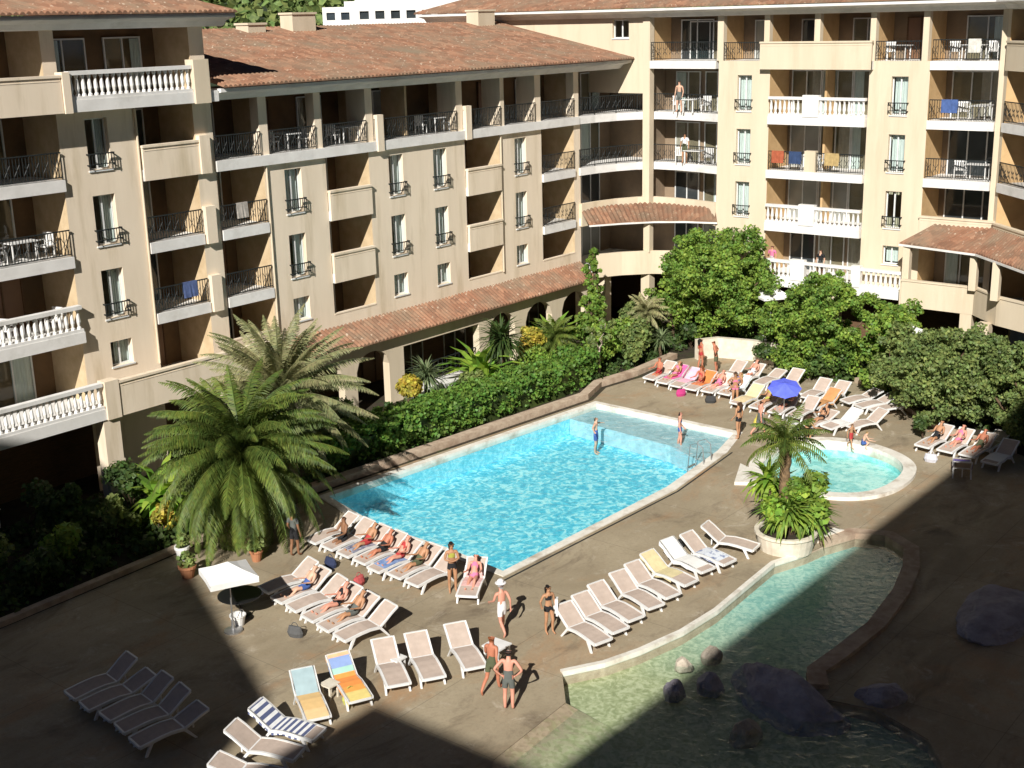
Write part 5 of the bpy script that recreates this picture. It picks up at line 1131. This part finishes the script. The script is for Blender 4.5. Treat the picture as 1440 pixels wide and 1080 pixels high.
def body_mesh(kind):
    P = pose(kind); names = list(P); idx = {n: i for i, n in enumerate(names)}; E = edges()
    me = bpy.data.meshes.new('skeleton'); me.from_pydata([P[n][:3] for n in names], [(idx[a], idx[b]) for a, b in E], []); o = bpy.data.objects.new('skeleton', me); COL.objects.link(o)
    md = o.modifiers.new('s', 'SKIN'); md.use_smooth_shade = True; md.branch_smoothing = .4
    sv = me.skin_vertices[0].data
    for n in names: sv[idx[n]].radius = (P[n][3], P[n][4]); sv[idx[n]].use_root = n == 'pelvis'
    o.modifiers.new('d', 'SUBSURF').levels = 1
    dg = bpy.context.evaluated_depsgraph_get(); b = bpy.data.meshes.new_from_object(o.evaluated_get(dg)); bpy.data.objects.remove(o); 
    bones = [(a, c, V3(P[a]), V3(P[c])) for a, c in E]; lab = []
    for f in b.polygons:
        best = None
        for a, c, p, q in bones:
            d = q-p; t = max(0, min(1, (f.center-p).dot(d)/max(1e-9, d.length_squared))); r_ = (f.center-p-d*t).length/(.5+(P[a][3]+P[c][3])*2)
            if best is None or r_ < best[0]: best = (r_, a, c, t)
        lab.append(best[1:])
    zoff = min(v.co.z for v in b.vertices)
    return b, lab, P, zoff
def garment(b, lab, want, push):
    keep = [i for i, l in enumerate(lab) if want(l, b.polygons[i])]; mp = {}; V = []; Fc = []
    for i in keep:
        f = []
        for v in b.polygons[i].vertices:
            if v not in mp: mp[v] = len(V); V.append(b.vertices[v].co+b.vertices[v].normal*push)
            f.append(mp[v])
        Fc.append(f)
    me = bpy.data.meshes.new('garment'); me.from_pydata([tuple(v) for v in V], [], Fc); me.polygons.foreach_set('use_smooth', [True]*len(Fc)); return me
def shorts(l, f): return l[0] == 'pelvis' or (l[0][:2] == 'hp' and l[2] < .55)
def briefs(l, f): return (l[0] == 'pelvis' and (l[1] != 'spine' or l[2] < .25)) or (l[0][:2] == 'hp' and l[2] < .12)
def top_(l, f): return l[0] == 'spine' and l[2] > .55 or (l[0] == 'chest' and l[1] == 'neck' and l[2] < .1) or (l[0] == 'chest' and l[1][:2] == 'sh' and l[2] < .35)
def shirt(l, f): return l[0] in ('spine', 'chest') and l[1] != 'neck' or (l[0] == 'pelvis' and l[1] == 'spine') or (l[0][:2] == 'sh' and l[2] < .5)
BODY = {}; GAR = {}; FACE = {}
SKIN = {c: mk('skin_'+c, v, [x*.85 for x in v], 5, .55, spec=.35) for c, v in (('fair', (.66, .40, .28)), ('pink', (.66, .31, .22)), ('tan', (.46, .24, .13)), ('red', (.50, .19, .11)), ('brown', (.26, .13, .07)))}
CL = {c: mk('cloth_'+c, v, None, 6, .9) for c, v in (('white', (.82, .80, .80)), ('black', (.02, .02, .022)), ('grey', (.12, .13, .12)), ('lime', (.42, .42, .08)), ('red', (.45, .05, .05)), ('blue', (.06, .12, .35)), ('pink', (.7, .2, .35)), ('olive', (.1, .11, .06)))}
HR = {c: mk('hair_'+c, v, None, 20, .6) for c, v in (('black', (.012, .01, .009)), ('brown', (.06, .03, .015)), ('auburn', (.22, .07, .025)), ('blond', (.45, .30, .12)), ('grey', (.35, .34, .33)))}
EYE = M['black']
def person(label, loc, heading, kind='stand', skin='fair', hair='brown', wear=(('trunks', shorts, 'blue'),), h=1.72, long_hair=False, hat=None, z=None, tilt=0):
    if kind not in BODY: BODY[kind] = body_mesh(kind)
    b, lab, P, zoff = BODY[kind]; t = thing('person', label, 'person', (0, 0, 0), None)
    def part(nm, me, mat, par=t):
        me = me.copy(); me.name = nm; me.materials.clear(); me.materials.append(mat); o = bpy.data.objects.new(nm, me); COL.objects.link(o); o.parent = par
        return o
    bo = part('body', b, SKIN[skin])
    for nm, fn, c in wear:
        k = (kind, fn.__name__)
        if k not in GAR: GAR[k] = garment(b, lab, fn, .012)
        part(nm, GAR[k], CL[c])
    hc = V3(P['head']); up_ = (hc-V3(P['neck'])).normalized(); fr_ = (V3(P['nose'])-V3(P['jaw'])); fr_ = (fr_-up_*fr_.dot(up_)).normalized()
    def hairf(l, f):
        d = f.center-hc
        return l[1] in ('head', 'earl', 'earr', 'jaw') and (f.center-V3(P['jaw'])).dot(up_) > -.03 and (d.dot(up_) > .035 and d.dot(fr_) < .075 or d.dot(fr_) < -.01)
    if hair: part('hair', garment(b, lab, hairf, .018 if not long_hair else .026), HR[hair])
    if long_hair:
        mb = MB(); mb.tube([hc-fr_*.06, hc-fr_*.11-up_*.1, hc-fr_*.1-up_*.24, hc-fr_*.08-up_*.34], [.07, .085, .07, .02], 8); mb.build('ponytail', HR[hair], t)
    sd = up_.cross(fr_)
    if kind not in FACE:
        me = []
        for s in (-1, 1):
            c_ = V3(P['jaw'])+up_*.065+fr_*.088+sd*.031*s; e_ = MB().lathe(c_, [(.002, -.008), (.009, -.004), (.009, .004), (.002, .008)], 6); me.append(('eye', e_))
        mm = V3(P['jaw'])+fr_*.084-up_*.012; me.append(('mouth', MB().tube([mm-sd*.022, mm+fr_*.003, mm+sd*.022], .005, 4))); FACE[kind] = []
        for nm, b_ in me:
            m_ = bpy.data.meshes.new(nm); m_.from_pydata([tuple(v) for v in b_.v], [], b_.f); FACE[kind].append((nm, m_))
    for nm, m_ in FACE[kind]: part(nm, m_, EYE if nm == 'eye' else HR['auburn'], bo)
    if hat:
        mb = MB(); mb.lathe((0, 0, 0), [(.17, .0), (.17, .012), (.10, .02), (.098, .09), (.06, .125), (.01, .13)], 16); ho = mb.build('hat', CL[hat], t); ho.location = hc+Vector((0, 0, .045))
    sc_ = h/1.755; t.scale = (sc_,)*3; t.rotation_euler = (R(tilt), 0, R(heading)); t.location = (loc[0], loc[1], (loc[2] if len(loc) > 2 else 0)-(zoff*sc_ if z is None else 0)+(z or 0))
    return t
# heading 0 faces -y (towards the lower right of the picture); positive turns left
tr = lambda c: (('swim_trunks', shorts, c),)
bik = lambda c, c2=None: (('bikini_bottom', briefs, c), ('bikini_top', top_, c2 or c))
person('woman in a lime bikini top and black bottoms standing beside the lone lounger', at(637, 832), -40, 'fold', 'tan', 'black', (('bikini_bottom', briefs, 'black'), ('bikini_top', top_, 'lime')), 1.72, True)
person('man in white shorts and a white hat seen from behind, walking across the deck', at(707, 890), 155, 'walk', 'pink', 'grey', tr('white'), 1.68, hat='white')
person('woman in a black bikini carrying a white towel, left of the lagoon row of loungers', at(772, 890), -25, 'carry', 'tan', 'black', bik('black'), 1.55, True)
person('man in dark grey trunks bending forward at the beach entry of the lagoon', at(716, 998), 120, 'hips', 'pink', 'black', tr('grey'), 1.74)
person('sunburnt man in olive trunks right behind the one in dark grey trunks', at(692, 972), 100, 'walk', 'red', 'auburn', tr('olive'), 1.74)
o = MB(); o.box(ID, -.14, .14, -.03, .03, -.5, .0); o.box(ID, -.12, .12, .035, .06, -.42, 0); p = at(772, 890); o = o.build('towel', 'whitecloth'); o.location = (p.x+.28, p.y-.1, 1.02); o.rotation_euler = (0, .12, .6); tag(o, 'white towel hanging from the arm of the woman in the black bikini', 'towel')
person('swimmer with arms spread near the far left corner of the big pool', (43.3, 30.4), 20, 'swim', 'fair', 'brown', tr('blue'), 1.75, z=-.98)
person('woman standing on the grey pool step at the right end of the big pool', (44.6, 27.0), 30, 'stand', 'pink', 'black', bik('blue'), 1.68, z=-.42)
person('tanned woman with long dark hair in a dark bikini at the right pool corner', at(1038, 617), 170, 'stand', 'tan', 'brown', bik('black'), 1.7, True)
person('man with pinkish skin in dark trunks, right of the long haired woman', at(1068, 613), 60, 'walk', 'pink', 'brown', tr('grey'), 1.7)
person('child standing on the rim of the paddling pool', at(1196, 630), -20, 'walk', 'tan', 'brown', tr('red'), 1.15)
person('child crouching at the far rim of the paddling pool', at(1212, 632), 40, 'crouch', 'fair', 'blond', tr('blue'), 1.2)
person('adult sitting on the left rim of the paddling pool', (47.3, 22.6), 60, 'crouch', 'tan', 'brown', bik('black'), 1.65, True)
o = MB().lathe((0, 0, 0), [(.001, -.14)]+[(.14*math.cos(R(a)), .14*math.sin(R(a))) for a in range(-75, 90, 15)]+[(.001, .14)], 14).build('ball', 'whitecloth', None, True); o.location = (47.6, 22.9, .14); tag(o, 'white ball on the deck behind the paddling pool', 'ball')
# on loungers: seat height .39, facing the foot end
def lie(label, x, y, ang, skin, hair, wear, h=1.7, lh=False, dx=.1, kind='recline'):
    a = R(ang); t = person(label, (x-math.cos(a)*dx, y-math.sin(a)*dx), ang+90, kind, skin, hair, wear, h, lh, z=0); t.location.z = .52-.96*h/1.755 if kind == 'recline' else .50-.96*h/1.755; return t
lie('sunbather in red trunks on the third lounger of the crowded row at the pool end', 28.05, 29.15, 171, 'tan', 'brown', tr('red'))
lie('sunburnt sunbather in black trunks in the middle of the crowded row at the pool end', 27.95, 28.3, 171, 'red', 'black', tr('black'))
lie('woman in a red bikini reclining in the crowded row, next to the blue towel', 27.85, 27.45, 171, 'pink', 'auburn', bik('red'))
lie('sunbather with tanned skin in olive trunks near the end of the crowded row', 27.8, 26.6, 171, 'tan', 'blond', tr('olive'))
lie('man in dark trunks sitting at the palm end of the crowded row', 28.15, 30.0, 171, 'brown', 'black', tr('black'), 1.75, dx=-.2, kind='sit')
lie('reclining woman in a black bikini near the end of the block by the white parasol', 24.15, 26.55, 168, 'pink', 'brown', bik('black'))
lie('reclining man in grey trunks at the near end of the block by the white parasol', 24.0, 25.7, 168, 'tan', 'grey', tr('grey'))
lie('person with bare legs sitting on the lone lounger at the pool corner', 28.0, 24.35, -152, 'pink', 'brown', bik('pink'), 1.66, True)
lie('auburn haired woman sitting up in the far row with pink towels', 51.5, 30.0, 175, 'red', 'auburn', bik('red'), 1.7, True, -.1, 'sit')
lie('fair skinned sunbather reclining in the far row with pink towels', 51.4, 29.1, 175, 'pink', 'blond', tr('pink'))
lie('tanned sunbather at the left of the far row with pink towels', 51.65, 31.65, 175, 'tan', 'brown', bik('pink'), 1.68, True)
person('woman with a red top standing behind the far row, before the cream garden wall', (54.6, 31.9), 60, 'stand', 'red', 'black', bik('red'), 1.7, True)
person('sunburnt man seen from behind before the cream garden wall', (54.4, 30.9), 200, 'hips', 'red', 'auburn', tr('olive'), 1.78)
lie('bather in dark trunks reclining in the half shaded group at far right', 49.4, 17.9, 172, 'tan', 'black', tr('black'))
lie('bather in a pink bikini in the half shaded group at far right', 49.4, 17.0, 172, 'pink', 'brown', bik('pink'), 1.68, True)
lie('sunburnt bather in olive trunks in the half shaded group at far right', 49.3, 16.1, 172, 'red', 'black', tr('olive'))
person('dark clothed person standing by the left column in the shade of the palms', (26.6, 31.0), 100, 'stand', 'brown', 'black', (('shorts', shorts, 'black'), ('shirt', shirt, 'grey')), 1.7)
lie('woman in a blue bikini reclining at the right of the far pink towel row', 51.5, 28.25, 175, 'tan', 'blond', bik('blue'), 1.68, True)
lie('man in red trunks sitting up at the left end of the far pink towel row', 51.8, 32.5, 175, 'red', 'black', tr('red'), 1.75, dx=-.1, kind='sit')
lie('sunbather in white trunks on the backmost row before the trees', 53.95, 28.7, 175, 'pink', 'brown', tr('white'))
lie('woman in a lime bikini reclining left of the blue parasol', 50.35, 26.0, 176, 'tan', 'auburn', bik('lime'), 1.66, True)
lie('man in grey trunks reclining under the blue parasol', 50.25, 25.0, 176, 'pink', 'grey', tr('grey'))
lie('tanned woman in a black bikini near the orange tan towel', 49.2, 22.85, 168, 'tan', 'black', bik('black'), 1.66, True)
lie('pale sunbather in blue trunks at the palm end of the block by the white parasol', 24.4, 28.2, 168, 'fair', 'blond', tr('blue'))
person('woman in a pink bikini bending beside the far loungers', (50.2, 27.5), -60, 'hips', 'tan', 'brown', bik('pink'), 1.66, True)
# on balconies
person('shirtless man standing on the upper curved corner balcony', (*FB.p(-38.3, .35, 0)[:2], zt(4)), -80, 'stand', 'fair', 'brown', tr('grey'), 1.78)
person('man in a white shirt on the lower curved corner balcony', (*FB.p(-38.0, .5, 0)[:2], zt(3)), -70, 'stand', 'tan', 'black', (('shorts', shorts, 'olive'), ('shirt', shirt, 'white')), 1.74)
person('person in a black shirt leaning at the terrace balustrade under the sunlit wing', (*FB.p(-29.2, -.3, 0)[:2], zt(1)), -90, 'stand', 'fair', 'brown', (('shorts', shorts, 'grey'), ('shirt', shirt, 'black')), 1.72)
person('person in a pink shirt at the left end of the terrace balustrade', (*FB.p(-32.0, -.3, 0)[:2], zt(1)), -80, 'stand', 'pink', 'brown', (('shorts', shorts, 'white'), ('shirt', shirt, 'pink')), 1.68)
# ------------------------------------------------------------------ light
SUN = Vector((-1, -.443, .735)).normalized(); el = math.asin(SUN.z)
wd = bpy.data.worlds.new('World'); sc.world = wd; wd.use_nodes = True; nt = wd.node_tree
sky = nt.nodes.new('ShaderNodeTexSky'); sky.sky_type = 'NISHITA'; sky.sun_disc = False; sky.sun_elevation = el; sky.air_density = .22; sky.dust_density = 0.0; sky.sun_rotation = math.atan2(SUN.x, SUN.y)
nt.links.new(sky.outputs[0], nt.nodes['Background'].inputs[0]); nt.nodes['Background'].inputs[1].default_value = .05
ld = bpy.data.lights.new('sun', 'SUN'); ld.energy = 5.0; ld.angle = R(.5); ld.color = (1, .965, .90); lo = bpy.data.objects.new('sun', ld); COL.objects.link(lo)
lo.rotation_euler = SUN.to_track_quat('Z', 'Y').to_euler()
vs = sc.view_settings; vs.view_transform = 'Standard'; vs.look = 'None'; vs.exposure = .38; vs.gamma = 1; vs.use_curve_mapping = False
